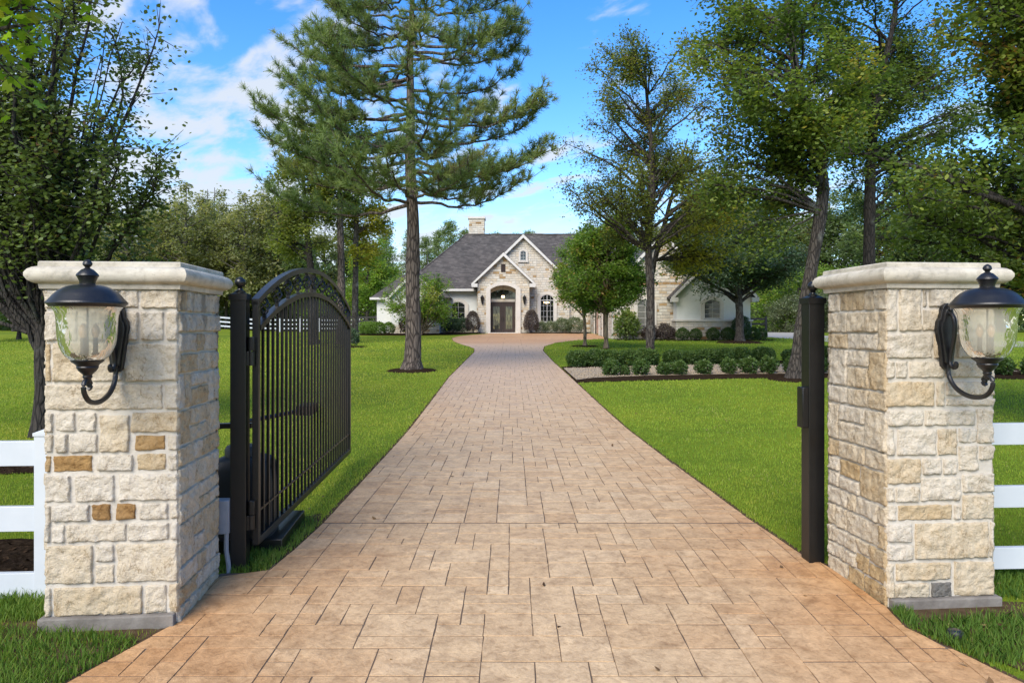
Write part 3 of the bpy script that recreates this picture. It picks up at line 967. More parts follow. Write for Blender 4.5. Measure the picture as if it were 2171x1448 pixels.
def pillar(label, cx, cy, W, rz, zb, zt, front, seed, side):
    """cx, cy: centre of the front face"""
    root = thing('gate_pillar', label, 'gate pillar', (cx, cy, 0), rz, 'stone pillars at the driveway entrance')
    V, F, Rn = [], [], []
    H = zt - zb
    for k, (x0, y0, x1, y1, t) in enumerate(front):
        block(V, F, Rn, (-W / 2, 0, zb), (1, 0, 0), (0, -1, 0), W, x0 / 1000 * W, H * (1 - y1 / 1000), x1 / 1000 * W, H * (1 - y0 / 1000), t, seed + k * 1.7, (x0 <= 0, x1 >= 1000))
    zs_ = zb - 0.08
    for s, (o, ud, nd) in enumerate((((W / 2, 0, zs_), (0, 1, 0), (1, 0, 0)), ((W / 2, W, zs_), (-1, 0, 0), (0, 1, 0)), ((-W / 2, W, zs_), (0, -1, 0), (-1, 0, 0)))):
        for k, (u0, v0, u1, v1, t) in enumerate(random_courses(W, H + 0.08, seed * 10 + s)):
            block(V, F, Rn, o, ud, nd, W, u0, v0, u1, v1, min(1, t + 0.06), seed + 90 + s * 60 + k * 1.3, (u0 <= 0.001 and s == 1, u1 >= W - 0.001 and s == 1))
    me = bpy.data.meshes.new('stone_shaft')
    me.from_pydata(V, [], F)
    me.polygons.foreach_set('use_smooth', [True] * len(F))
    a = me.attributes.new('rnd', 'FLOAT', 'FACE')
    a.data.foreach_set('value', np.array(Rn, dtype=np.float32))
    me.update()
    link('stone_shaft', me, M['stone'], root)
    MB().box(-W / 2, W / 2, 0, W, zb - 0.05, zt).build('mortar_core', M['mortar'], root)
    MB().box(-W / 2 - (0.03 if side > 0 else -0.004), W / 2 + (0.035 if side < 0 else -0.004), -0.045, W + 0.02, zb - 0.32, zb + 0.004).build('footing', M['footing'], root, 0.008)
    # cast cap: lip, bullnose, stepped slab and shallow pyramid
    prof = [(0.010, 0.0), (0.027, 0.0), (0.031, 0.028), (0.052, 0.034), (0.070, 0.048), (0.081, 0.070), (0.081, 0.088), (0.070, 0.108), (0.052, 0.121), (0.032, 0.127), (0.031, 0.150), (0.025, 0.156), (-W / 2 + 0.012, 0.186)]
    vs, fs = [], []
    for (d, z) in prof:
        h = W / 2 + d
        vs += [(-h, W / 2 - h, zt + z), (h, W / 2 - h, zt + z), (h, W / 2 + h, zt + z), (-h, W / 2 + h, zt + z)]
    n = len(prof)
    for k in range(n - 1):
        for q in range(4):
            fs.append((k * 4 + q, k * 4 + (q + 1) % 4, k * 4 + 4 + (q + 1) % 4, k * 4 + 4 + q))
    fs.append((3, 2, 1, 0))
    fs.append(tuple(range((n - 1) * 4, n * 4)))
    MB().add(vs, fs).build('cap', M['cast'], root, 0.0, smooth=42)
    return root


PILLAR_RZ = math.atan2(0.091, 0.996)
pillar('cream limestone gate pillar beside the open black iron gate leaf', -2.285, 4.02, 0.71, PILLAR_RZ, 0.025, 1.885, FRONT_A, 11, 1)
pillar('cream limestone gate pillar beside the bare gate post, dark stone low on its front', 2.62, 4.30, 0.67, R(4.8), 0.02, 1.905, FRONT_B, 57, -1)


# ================================================================== COACH LAMPS
def coach_lamp(label, x, y, rz):
    """origin on the pillar face; local -Y points away from the wall"""
    root = thing('coach_lamp', label, 'wall lamp', (x, y, 0), rz, 'coach lamps on the gate pillars')
    W = 0.36
    q = 0.000611

    def zz(p):
        return 2.0705 - q * p
    # backing plate: waisted shield
    sh = [(-0.012, 1.412), (-0.032, 1.43), (-0.036, 1.47), (-0.05, 1.56), (-0.066, 1.66), (-0.06, 1.705), (-0.045, 1.725), (-0.038, 1.77), (-0.025, 1.80), (0, 1.815)]
    shp = sh + [(-a, b) for a, b in sh[::-1][1:]]
    mb = MB()
    mb.prism(shp, 'y', -0.045, -0.012)
    inner = [(a * 0.78, 1.615 + (b - 1.615) * 0.86) for a, b in shp]
    mb.prism(inner, 'y', -0.062, -0.044)
    mb.build('backplate', M['iron_worn'], root, 0.004)
    # lower scroll arm, upper scroll bar
    arm = [(.055, 1.47), (.048, 1.41), (.065, 1.355), (.115, 1.305), (.19, 1.274), (.27, 1.266), (.345, 1.282), (.392, 1.325), (.400, 1.366), (.378, 1.393), (.345, 1.390), (.326, 1.366), (.335, 1.345), (.352, 1.35)]
    arm = smooth_path(arm, 60)
    mb = MB()
    mb.tube([(0, -a, b) for a, b in arm], np.interp(np.linspace(0, 1, 60), [0, .5, .85, 1], [.013, .0145, .012, .010]), 10)
    bar = smooth_path([(.075, 1.77), (.062, 1.795), (.045, 1.79), (.05, 1.76), (.085, 1.74), (.105, 1.69), (.098, 1.60), (.072, 1.51), (.066, 1.455), (.09, 1.425), (.118, 1.43), (.122, 1.452), (.108, 1.456)], 60)
    mb.tube([(0, -a, b) for a, b in bar], np.interp(np.linspace(0, 1, 60), [0, .3, .8, 1], [.009, .013, .011, .009]), 10)
    for (a, b) in ((.344, 1.366), (.109, 1.443), (.056, 1.78)):
        mb.lathe([(0, -.012), (.011, -.008), (.013, 0), (.011, .008), (0, .012)], 12, (0, -a, b))
    mb.build('scroll_arm', M['iron_worn'], root)
    c = (0, -W, 0)

    def lat(prof):
        return [(r * q, zz(p)) for r, p in prof]
    MB().lathe(lat([(0, 80), (12, 84), (28, 96), (37, 112), (37, 128), (26, 140), (18, 150), (26, 158), (46, 168), (62, 184), (84, 208), (88, 220), (78, 232), (70, 250), (62, 268), (60, 290), (70, 298), (110, 301), (138, 308), (172, 320), (215, 346), (255, 385), (285, 425), (297, 436), (306, 446), (307, 458), (290, 472), (282, 486), (262, 488), (0, 470)][::-1]), 48, c).build('hood', M['iron_worn'], root, smooth=38)
    g_ = [(268, 486), (258, 500), (243, 525), (233, 560), (229, 620), (227, 690), (222, 750), (211, 810), (192, 860), (165, 905), (130, 935), (112, 942)]
    MB().lathe(lat(g_[::-1]), 48, c, cap=False).build('glass_shade', M['lglass'], root, smooth=60)
    MB().lathe(lat([(0, 930), (120, 936), (128, 944), (118, 956), (92, 975), (82, 990), (86, 1000), (70, 1028), (48, 1050), (36, 1062), (34, 1072), (40, 1080), (28, 1100), (22, 1140), (0, 1150)][::-1]), 32, c).build('cup', M['iron_worn'], root, smooth=38)
    mb = MB()
    bl = MB()
    for k in range(3):
        a = R(20 + 120 * k)
        px, py = 0.036 * math.cos(a), -W + 0.036 * math.sin(a)
        mb.lathe([(0.004, zz(905)), (0.017, zz(895)), (0.019, zz(880)), (0.0115, zz(872)), (0.0115, zz(750)), (0, zz(748))], 12, (px, py, 0))
        bl.lathe([(0.009, zz(750)), (0.015, zz(730)), (0.020, zz(700)), (0.018, zz(670)), (0.010, zz(640)), (0.0, zz(625))], 12, (px, py, 0))
        mb.tube([(px, py, zz(895)), ((px) * .4, -W + (py + W) * .4, zz(915)), (0, -W, zz(925))], 0.005, 6)
    mb.tube([(0, -W, zz(930)), (0, -W, zz(470))], 0.005, 8)
    mb.build('candelabra', M['bronze'], root)
    bl.build('bulb', M['bulb'], root)
    return root


def smooth_path(pts, n):
    P = np.array(pts, float)
    m = len(P)
    t = np.concatenate([[0], np.cumsum(np.linalg.norm(np.diff(P, axis=0), axis=1))])
    t /= t[-1]
    out = []
    Q = np.vstack([2 * P[0] - P[1], P, 2 * P[-1] - P[-2]])
    for s in np.linspace(0, 1, n):
        i = min(m - 2, int(np.searchsorted(t, s, side='right') - 1))
        u = (s - t[i]) / (t[i + 1] - t[i] + 1e-9)
        p0, p1, p2, p3 = Q[i], Q[i + 1], Q[i + 2], Q[i + 3]
        out.append(0.5 * (2 * p1 + (p2 - p0) * u + (2 * p0 - 5 * p1 + 4 * p2 - p3) * u * u + (3 * p1 - p0 - 3 * p2 + p3) * u ** 3))
    return [tuple(p) for p in out]


def on_face(cx, cy, rz, dx, dn):
    return cx + dx * math.cos(rz) + dn * math.sin(rz), cy + dx * math.sin(rz) - dn * math.cos(rz)


lx, ly = on_face(-2.285, 4.02, PILLAR_RZ, 0.04, 0.0)
coach_lamp('black coach lamp with bell glass on the pillar beside the iron gate leaf', lx, ly, PILLAR_RZ)
lx, ly = on_face(2.62, 4.30, R(4.8), 0.015, 0.0)
coach_lamp('black coach lamp with bell glass on the pillar beside the bare post', lx, ly, R(4.8))


# ================================================================== GATE
def gate_post(name, label, x, y, zt, w_, rz, hinges=False, plate=False):
    z0 = g(x, y) - 0.12
    root = thing(name, label, 'gate post', (x, y, 0), rz, 'black steel gate posts')
    h = w_ / 2
    MB().box(-h, h, -h, h, z0, zt - 0.045).build('post', M['iron'], root, 0.004)
    mb = MB()
    mb.box(-h - .008, h + .008, -h - .008, h + .008, zt - 0.05, zt - 0.008)
    mb.add([(-h, -h, zt - .008), (h, -h, zt - .008), (h, h, zt - .008), (-h, h, zt - .008), (0, 0, zt + 0.025)], [(0, 1, 4), (1, 2, 4), (2, 3, 4), (3, 0, 4)])
    mb.build('post_cap', M['iron'], root, 0.0)
    MB().lathe([(0.035, zt + 0.0), (0.036, zt + 0.014), (0.020, zt + 0.022), (0.016, zt + 0.03), (0.020, zt + 0.036), (0.013, zt + 0.04)] + [(0.037 * math.sin(R(a)), zt + 0.074 - 0.037 * math.cos(R(a))) for a in range(20, 181, 16)], 24).build('ball_finial', M['iron'], root)
    if hinges:
        for zc in (1.50, 0.36):
            m2 = MB()
            m2.box(h - .002, h + .016, -0.035, 0.035, zc - 0.10, zc + 0.0)
            m2.lathe([(0.024, zc - 0.10), (0.024, zc - 0.002)], 14, (h + 0.024, -0.0, 0))
            m2.lathe([(0.024, zc + 0.002), (0.024, zc + 0.10)], 14, (h + 0.024, 0.0, 0))
            m2.box(h + 0.026, h + 0.05, -0.03, 0.03, zc + 0.004, zc + 0.098)
            m2.build('hinge', M['iron'], root, 0.002)
    if plate:
        MB().box(-h - .045, -h + .004, -0.05, 0.035, 0.95, 1.24).build('gate_receiver', M['iron'], root, 0.006)
    return root


gate_post('gate_post', 'black square steel post with ball finial carrying the gate hinges', -1.895, 4.90, 1.905, 0.105, PILLAR_RZ, hinges=True)
gate_post('gate_post', 'bare black steel latch post beside the pillar, opposite the gate leaf', 2.165, 5.06, 1.885, 0.115, R(4.8), plate=True)


def build_gate():
    A = np.array([-1.80, 4.93])
    B = np.array([-1.985, 8.57])
    Lg = float(np.linalg.norm(B - A))
    rz = math.atan2(B[1] - A[1], B[0] - A[0])
    root = thing('iron_gate', 'open black iron gate leaf with arched top and twisted basket ornaments', 'gate', (A[0], A[1], 0), rz)
    zb = 0.14

    def arc(u, ends, peak):
        s = u / Lg * 2 - 1
        h = peak - ends
        a = Lg / 2
        Rr = (a * a + h * h) / (2 * h)
        return ends + math.sqrt(max(0, Rr * Rr - (s * a) ** 2)) - (Rr - h)
    lo = lambda u: arc(u, 1.645, 1.975)
    hi = lambda u: arc(u, 1.845, 2.195)
    t = 0.022
    mb = MB()
    mb.box(0, 0.05, -t, t, zb, hi(0.02))
    mb.box(Lg - 0.05, Lg, -t, t, zb, hi(Lg - 0.02))
    mb.box(0.05, Lg - 0.05, -t, t, zb, zb + 0.05)
    mb.build('frame', M['iron'], root, 0.003)
    for nm, fn, th in (('lower_arch', lo, 0.042), ('upper_arch', hi, 0.042)):
        vs, fs = [], []
        n = 48
        a0, a1 = (0.05, Lg - 0.05) if nm == 'lower_arch' else (0.0, Lg)
        for i in range(n):
            u = a0 + (a1 - a0) * i / (n - 1)
            z = fn(u)
            vs += [(u, -t - .004, z - th / 2), (u, t + .004, z - th / 2), (u, t + .004, z + th / 2), (u, -t - .004, z + th / 2)]
        for i in range(n - 1):
            for q in range(4):
                fs.append((i * 4 + q, i * 4 + 4 + q, i * 4 + 4 + (q + 1) % 4, i * 4 + (q + 1) % 4))
        fs += [(0, 1, 2, 3), (n * 4 - 1, n * 4 - 2, n * 4 - 3, n * 4 - 4)]
        MB().add(vs, fs).build(nm, M['steel'] if nm == 'x' else M['iron'], root, 0.0)
    MB().box(0.05, Lg - 0.05, -0.008, 0.008, zb + 0.22, zb + 0.235).build('brace_rod', M['iron'], root)
    np_ = 27
    for i in range(np_):
        u = 0.05 + (Lg - 0.10) * (i + 1) / (np_ + 1)
        MB().box(u - .0105, u + .0105, -.0095, .0095, zb + 0.05, lo(u) - 0.018).build('picket', M['iron'], root)
    # twisted baskets
    nb = 11
    bm_ = None
    for i in range(nb):
        u = 0.05 + (Lg - 0.1) * (i + 0.5) / nb
        z0, z1 = lo(u) + 0.02, hi(u) - 0.02
        zc, H = (z0 + z1) / 2, (z1 - z0)
        if bm_ is None:
            m2 = MB()
            for k in range(4):
                path = []
                for s in np.linspace(0, 1, 18):
                    rad = 0.007 + 0.031 * math.sin(math.pi * s) ** 0.8
                    an = k * math.pi / 2 + s * math.pi * 1.15
                    path.append((rad * math.cos(an), rad * math.sin(an), (s - .5) * 0.118))
                m2.tube(path, 0.0062, 6)
            m2.box(-.012, .012, -.012, .012, 0.055, 0.5 * H + .004)
            m2.box(-.012, .012, -.012, .012, -0.5 * H - .004, -0.055)
            o = m2.build('twisted_basket', M['iron'], root)
            bm_ = o
        else:
            o = bm_.copy()
            COL.objects.link(o)
            o.parent = root
        o.location = (u, 0, zc)
    return root


build_gate()


def build_operator():
    x, y = -2.06, 5.42
    z = g(x, y)
    root = thing('gate_operator', 'black swing gate opener housing with round lid and folding arm', 'gate opener', (x, y, z), PILLAR_RZ)
    prof = []
    for a in range(0, 360, 15):
        ca, sa = math.cos(R(a)), math.sin(R(a))
        prof.append((0.235 * math.copysign(abs(ca) ** 0.45, ca), 0.18 * math.copysign(abs(sa) ** 0.45, sa)))
    vs, fs = [], []
    lv = [(1.0, 0.10), (1.0, 0.5), (0.97, 0.60), (0.86, 0.665), (0.6, 0.69), (0.02, 0.70)]
    n = len(prof)
    for s, zz in lv:
        vs += [(px * s, py * s, zz) for px, py in prof]
    for k in range(len(lv) - 1):
        for i in range(n):
            fs.append((k * n + i, k * n + (i + 1) % n, (k + 1) * n + (i + 1) % n, (k + 1) * n + i))
    fs.append(tuple(range(n - 1, -1, -1)))
    MB().add(vs, fs).build('housing', M['plastic'], root, smooth=45)
    MB().lathe([(0.125, 0.665), (0.125, 0.74), (0.112, 0.765), (0.0, 0.775)], 28, (-.02, 0.0, 0)).build('lid', M['plastic'], root, 0, smooth=40)
    mb = MB()
    mb.tube([(0.0, 0.02, 0.79), (0.0, 0.02, 0.90)], 0.025, 12)
    mb.box(-0.32, 0.05, 0.0, 0.045, 0.895, 0.935)
    mb.tube([(-0.31, 0.02, 0.85), (-0.31, 0.02, 0.96)], 0.02, 10)
    mb.build('crank_arm', M['iron'], root, 0.003)
    mb = MB()
    mb.tube([(-0.31, 0.02, 0.885), (0.20, 1.30, 0.885)], 0.02, 8)
    mb.box(0.13, 0.27, 1.22, 1.52, 0.84, 0.93)
    mb.build('drive_arm', M['iron'], root)
    MB().box(-0.3, 0.33, -0.22, 0.62, -0.05, 0.1).build('base_plate', M['iron'], root, 0.006)
    return root


build_operator()
x, y = -1.995, 4.86
r_ = thing('junction_box', 'small grey electrical box on a bent conduit behind the pillar', 'electrical box', (x, y, g(x, y)), PILLAR_RZ)
MB().box(-0.055, 0.05, -0.05, 0.04, 0.27, 0.50).build('enclosure', M['conduit'], r_, 0.005)
mb = MB()
mb.tube(smooth_path([(0.03, -0.03, 0.28), (0.03, -0.03, 0.15), (0.045, -0.035, 0.06), (0.05, -0.04, -0.05)], 12), 0.016, 10)
mb.build('conduit', M['conduit'], r_)

x, y = 2.44, 3.87
r_ = thing('ground_light', 'small black landscape light on the soil at the pillar footing', 'landscape light', (x, y, g(x, y)))
MB().lathe([(0.0, -0.06), (0.03, -0.05), (0.034, 0.0), (0.042, 0.012), (0.043, 0.045), (0.036, 0.055), (0.0, 0.05)], 18).build('body', M['plastic'], r_, smooth=40)
MB().lathe([(0.0, 0.0515), (0.028, 0.0535), (0.02, 0.06), (0.0, 0.062)], 18).build('lens', M['glass'], r_)


# ================================================================== FENCES
def rail_fence(name, label, pts, nrail, zs, rw, mat, post_w=0.127, rail_t=0.04, post_h=None, first=True, last=True, group=None, cap=True):
    x0, y0 = pts[0]
    root = thing(name, label, 'fence', (x0, y0, 0), 0, group)
    for (xa, ya), (xb, yb) in zip(pts[:-1], pts[1:]):
        an = math.atan2(yb - ya, xb - xa)
        ln = math.hypot(xb - xa, yb - ya)
        ga, gb = g(xa, ya), g(xb, yb)
        dx, dy = -math.sin(an) * rail_t / 2, math.cos(an) * rail_t / 2
        for z in zs:
            vs = []
            for (px, py, gg) in ((xa, ya, ga), (xb, yb, gb)):
                for s in (-1, 1):
                    for h in (-rw / 2, rw / 2):
                        vs.append((px + s * dx - x0, py + s * dy - y0, gg + z + h))
            MB().add(vs, [(0, 1, 3, 2), (4, 6, 7, 5), (0, 4, 5, 1), (2, 3, 7, 6), (1, 5, 7, 3), (0, 2, 6, 4)]).build('rail', mat, root, 0.003 if rail_t > .03 and len(pts) < 4 else 0)
    for i, (px, py) in enumerate(pts):
        if (i == 0 and not first) or (i == len(pts) - 1 and not last):
            continue
        h = post_w / 2
        zt = post_h
        gg = g(px, py)
        mb = MB().box(px - x0 - h, px - x0 + h, py - y0 - h, py - y0 + h, gg - 0.2, gg + zt)
        if cap:
            e = h + .006
            cx, cy = px - x0, py - y0
            mb.box(cx - e, cx + e, cy - e, cy + e, gg + zt - .012, gg + zt + .008)
            mb.add([(cx - e, cy - e, gg + zt + .008), (cx + e, cy - e, gg + zt + .008), (cx + e, cy + e, gg + zt + .008), (cx - e, cy + e, gg + zt + .008), (cx, cy, gg + zt + .03)], [(0, 1, 4), (1, 2, 4), (2, 3, 4), (3, 0, 4)])
        mb.build('post', mat, root, 0.003 if len(pts) < 4 else 0)
    return root


yl = 4.42
gl = g(-2.7, yl)
rail_fence('rail_fence', 'white three rail fence joining the pillar with the iron gate', [(-2.935, yl), (-5.2, yl - 0.1), (-7.6, yl - .2)], 3, [1.67 - (960 - 693) / 1491 * yl - gl, 1.67 - (1098 - 693) / 1491 * yl - gl, 1.67 - (1238 - 693) / 1491 * yl - gl], 0.155, M['vinyl'], 0.085, 0.04, 1.67 - (912 - 693) / 1491 * yl - gl - .02, group='white fences beside the gate pillars')
yr = 4.68
gr_ = g(3.3, yr)
rail_fence('rail_fence', 'white three rail fence joining the pillar beside the bare post', [(3.0, yr), (5.45, yr + .12), (7.9, yr + .24)], 3, [1.67 - (920 - 693) / 1491 * yr - gr_, 1.67 - (1053 - 693) / 1491 * yr - gr_, 1.67 - (1183 - 693) / 1491 * yr - gr_], 0.143, M['vinyl'], 0.127, 0.04, 1.2, first=False, group='white fences beside the gate pillars')
pts = [(-44 + 2.4 * i, 64.5 + 0.28 * i) for i in range(6)] + [(-29.6 + 1.85 * i, 66.2 + 0.25 * i) for i in range(9)]
rail_fence('rail_fence', 'long white ranch fence crossing the far end of the lawn', pts, 3, [1.12, 0.72, 0.32], 0.15, M['vinyl'], 0.13, 0.04, 1.3, cap=False)
rail_fence('rail_fence', 'black ranch fence between the house and the white ranch fence', [(-14.6 + 1.5 * i, 60 - 0.0 * i) for i in range(4)], 4, [1.3, 0.95, 0.6, 0.25], 0.15, M['darkfence'], 0.13, 0.04, 1.45, cap=False, group='black ranch fences near the house')
rail_fence('rail_fence', 'black ranch fence behind the oak at the end of the garage wing', [(14.9, 47.2), (15.65, 47.0), (16.9, 46.8)], 4, [1.25, 0.92, 0.58, 0.25], 0.13, M['darkfence'], 0.13, 0.04, 1.42, cap=False, group='black ranch fences near the house')


# ================================================================== HOUSE
def arch_pts(x0, x1, zs, zt, n=14):
    """segmental arch from (x1, zs) over to (x0, zs), peak zt"""
    a, h = (x1 - x0) / 2, zt - zs
    rr = (a * a + h * h) / (2 * h)
    cx, cz = (x0 + x1) / 2, zt - rr
    a0 = math.asin(min(1, a / rr))
    return [(cx + rr * math.sin(t), cz + rr * math.cos(t)) for t in np.linspace(a0, -a0, n)]


def ring(mb, outer, inner, y0, y1):
    """closed band between two open outlines of equal length (x,z), extruded in y"""
    n = len(outer)
    vs = [(p[0], y0, p[1]) for p in outer] + [(p[0], y0, p[1]) for p in inner] + [(p[0], y1, p[1]) for p in outer] + [(p[0], y1, p[1]) for p in inner]
    fs = []
    for i in range(n - 1):
        fs += [(i, i + 1, n + i + 1, n + i), (2 * n + i + 1, 2 * n + i, 3 * n + i, 3 * n + i + 1), (i + 1, i, 2 * n + i, 2 * n + i + 1), (n + i, n + i + 1, 3 * n + i + 1, 3 * n + i)]
    fs += [(0, n, 3 * n, 2 * n), (n - 1, 3 * n - 1, 4 * n - 1, 2 * n - 1)]
    mb.add(vs, fs)


def arch_outline(x0, x1, zb, zs, zt, grow=0.0):
    return [(x1 + grow, zb)] + arch_pts(x0 - grow, x1 + grow, zs, zt + grow) + [(x0 - grow, zb)]


def arched_window(root, x0, x1, zb, zt, rise, Y, sw, cols, rows, shut=False, sill=True, lab=None):
    """glazing with frame bars and cast surround; Y is the wall face, -Y outwards"""
    zs = zt - rise
    out = arch_outline(x0, x1, zb, zs, zt)
    win = MB()
    win.prism(out, 'y', Y - 0.025, Y + 0.02)
    o = win.build('window', M['glass'], root)
    fr = MB()
    inn = arch_outline(x0 + .04, x1 - .04, zb + .04, zs - .02, zt - .04)
    ring(fr, out, inn, Y - 0.06, Y - 0.015)
    fr.box(x0 + .05, x1 - .05, Y - .06, Y - .015, zb, zb + .055)
    for c in range(1, cols):
        xx = x0 + (x1 - x0) * c / cols
        fr.box(xx - .008, xx + .008, Y - .052, Y - .02, zb + .05, zt - .05)
    for r in range(1, rows):
        z = zb + (zt - zb) * r / rows
        fr.box(x0 + .05, x1 - .05, Y - .050, Y - .02, z - .008, z + .008)
    if cols == 4:
        fr.box((x0 + x1) / 2 - .02, (x0 + x1) / 2 + .02, Y - .056, Y - .02, zb + .05, zt - .05)
        z = zb + (zt - zb) * .79
        fr.box(x0 + .05, x1 - .05, Y - .058, Y - .02, z - .028, z + .028)
    fr.build('frame', M['trim'], o)
    if shut:
        sm = MB()
        n = int((zt - zb) / 0.085)
        for i in range(n):
            z = zb + .06 + (zt - zb - .12) * (i + .5) / n
            half = (x1 - x0) / 2 - .08
            if z > zs:
                half *= math.sqrt(max(0.02, 1 - ((z - zs) / (zt - zs)) ** 2 * .75))
            m_ = (x0 + x1) / 2
            sm.box(m_ - half, m_ + half, Y - .036, Y - .027, z - .025, z + .025)
        sm.build('shutter_slats', M['shutter'], o)
    if sw:
        sr = MB()
        ring(sr, arch_outline(x0, x1, zb - .02, zs, zt, sw), arch_outline(x0, x1, zb - .02, zs, zt, 0.002), Y - 0.10, Y + 0.05)
        sr.build('surround', M['surround'], o, 0.008)
        if sill:
            MB().box(x0 - sw - .05, x1 + sw + .05, Y - .13, Y + .05, zb - .13, zb - .02).build('sill', M['surround'], o, 0.008)
    return o


def gable_roof(root, name, cx, half, ze, za, y0, y1, trim_front=True, th=0.12, ret=0.0):
    """ridge along Y"""
    o = MB()
    prof = [(cx - half, ze), (cx, za), (cx + half, ze), (cx + half, ze - th), (cx, za - th * 1.4), (cx - half, ze - th)]
    o.prism(prof, 'y', y0, y1)
    r = o.build(name, M['shingle'], root)
    t = 0.22
    mb = MB()
    pr = [(cx - half - .02, ze - .04), (cx, za - .03), (cx + half + .02, ze - .04), (cx + half + .02, ze - .04 - t * .9), (cx, za - .03 - t * 1.25), (cx - half - .02, ze - .04 - t * .9)]
    mb.prism(pr, 'y', y0 - 0.045, y0 + 0.04)
    mb.build('rake_board', M['trim'], r, 0.0)
    if ret:
        for s in (-1, 1):
            xa, xb = sorted((cx + s * half, cx + s * (half - ret)))
            MB().add([(xa, y0 - .04, ze - .04), (xb, y0 - .04, ze - .04), (xb, y0 + .4, ze - .04), (xa, y0 + .4, ze - .04), (xa, y0 - .04, ze - .32), (xb, y0 - .04, ze - .32), (xb, y0 + .4, ze - .32), (xa, y0 + .4, ze - .32)],
                     [(0, 1, 2, 3), (7, 6, 5, 4), (0, 4, 5, 1), (1, 5, 6, 2), (2, 6, 7, 3), (3, 7, 4, 0)]).build('eave_return', M['trim'], r)
    return r


def house():
    H = thing('house', 'single storey limestone and stucco house with steep dark roof at the end of the drive', 'house', (0, 57, 0))
    H.location = (0, 0, 0)
    zf = 0.7
    # ---- main block
    Yw = 58.0
    MB().box(-9.0, -2.55, Yw, Yw + .3, zf, 4.68).build('stucco_wall', M['stucco'], H)
    MB().box(4.6, 6.4, 57.3, 57.6, zf, 4.68).build('stone_wall', M['hstone'], H)
    MB().box(-9.0, -2.7, Yw - .07, Yw + .02, zf, 1.75).build('stone_wainscot', M['hstone'], H)
    zr, yr_ = 9.86, 62.6
    e = 4.74
    x0, x1 = -9.25, 9.0
    v = [(x0, 57.35, e), (x1, 57.35, e), (x1, 67.9, e), (x0, 67.9, e), (-4.11, yr_, zr), (x1, yr_, zr)]
    rf = MB().add(v, [(0, 1, 5, 4), (0, 4, 3), (2, 3, 4, 5), (1, 2, 5), (3, 2, 1, 0)]).build('roof', M['shingle'], H)
    MB().tube([(-4.11, yr_, zr + .01), (x1, yr_, zr + .01)], 0.09, 8).build('ridge_cap', M['shingle'], rf)
    MB().tube([(x0, 57.35, e + .02), (-4.11, yr_, zr + .01)], 0.07, 8).build('ridge_cap', M['shingle'], rf)
    MB().box(x0, -3.1, 57.24, 57.34, e - .17, e + .02).build('gutter', M['trim'], H, 0.01)
    MB().box(x0, -3.0, 57.35, Yw, e - .16, e - .03).build('soffit', M['trim'], H)
    MB().box(4.9, 6.3, 57.0, 57.12, 4.5, 4.7).build('gutter', M['trim'], H, 0.01)
    # chimney
    ch = MB().box(-3.92, -2.5, 63.6, 64.8, 8.0, 11.42).build('chimney', M['hstone'], H)
    MB().box(-4.0, -2.42, 63.52, 64.88, 11.42, 11.62).build('cap', M['surround'], ch, 0.02)
    pt = MB().box(-7.3, -7.22, 60.5, 60.58, 7.0, 7.9)
    pt.build('vent_pipe', M['plastic'], H)
    # mid window
    arched_window(H, -4.98, -3.86, 1.95, 3.73, 0.24, Yw, 0.27, 2, 4, shut=False)
    # ---- main gable
    Yg = 57.0
    cx, za = 0.906, 9.16
    sl = 0.985
    half_w = 3.75
    ze_w = za - .12 - half_w * sl
    pg = [(cx - half_w, zf), (cx - half_w, ze_w), (cx, za - .12), (cx + half_w, ze_w), (cx + half_w, zf)]
    MB().prism(pg, 'y', Yg, Yg + .35).build('stone_gable', M['hstone'], H)
    gable_roof(H, 'gable_roof', cx, 4.12, za - 4.12 * sl, za, Yg - .33, 64.0)
    arched_window(H, .66, 1.16, 7.02, 7.82, .13, Yg, 0.12, 2, 3)
    w = arched_window(H, 2.29, 3.39, 2.05, 4.29, .33, Yg, 0.24, 4, 5)
    c_ = MB()
    for k in range(5):
        c_.lathe([(0, -.04), (.03, -.02), (.035, .02), (0, .05)], 8, (2.62 + k * .09, Yg - .045, 3.62 + .02 * math.cos(k * 2)))
    c_.build('chandelier', M['lit'], w)
    # ---- entry bay
    Ye = 55.5
    xl, xr = -2.70, 1.37
    ec, ea = -0.665, 7.53
    esl = 0.97
    arch = arch_pts(-2.02, 0.66, 4.66, 5.12, 16)
    ew = lambda x: ea - .10 - abs(x - ec) * esl
    pg = [(xl, zf), (xl, ew(xl)), (ec, ea - .10), (xr, ew(xr)), (xr, zf), (0.66, zf)] + arch + [(-2.02, zf)]
    MB().prism(pg, 'y', Ye, Ye + .45).build('entry_gable_wall', M['hstone'], H)
    MB().box(xl, xl + .35, Ye + .45, Yg, zf, ew(xl) - .05).build('stone_wall', M['hstone'], H)
    MB().box(xr - .35, xr, Ye + .45, Yg, zf, ew(xr) - .05).build('stone_wall', M['hstone'], H)
    gable_roof(H, 'entry_roof', ec, 2.50, ea - 2.50 * esl, ea, Ye - .35, Yg + 1.2, ret=0.46)
    sr = MB()
    ring(sr, [(0.69, zf)] + arch_pts(-2.05, 0.69, 4.68, 5.20, 16) + [(-2.05, zf)], [(0.30, zf)] + arch_pts(-1.70, 0.30, 4.62, 4.94, 16) + [(-1.70, zf)], Ye - .13, Ye + .40)
    sr.build('entry_surround', M['surround'], H, 0.015)
    MB().box(-1.99, .62, Ye + .46, Yg - .01, 5.14, 5.22).build('porch_ceiling', M['soffit'], H)
    MB().box(-1.9, .5, Ye - .5, Yg + .1, 1.08, 1.215).build('threshold', M['surround'], H, 0.01)
    vt = MB().box(-.87, -.52, Ye - .03, Ye + .02, 5.99, 6.63).build('gable_vent', M['door'], H)
    m_ = MB()
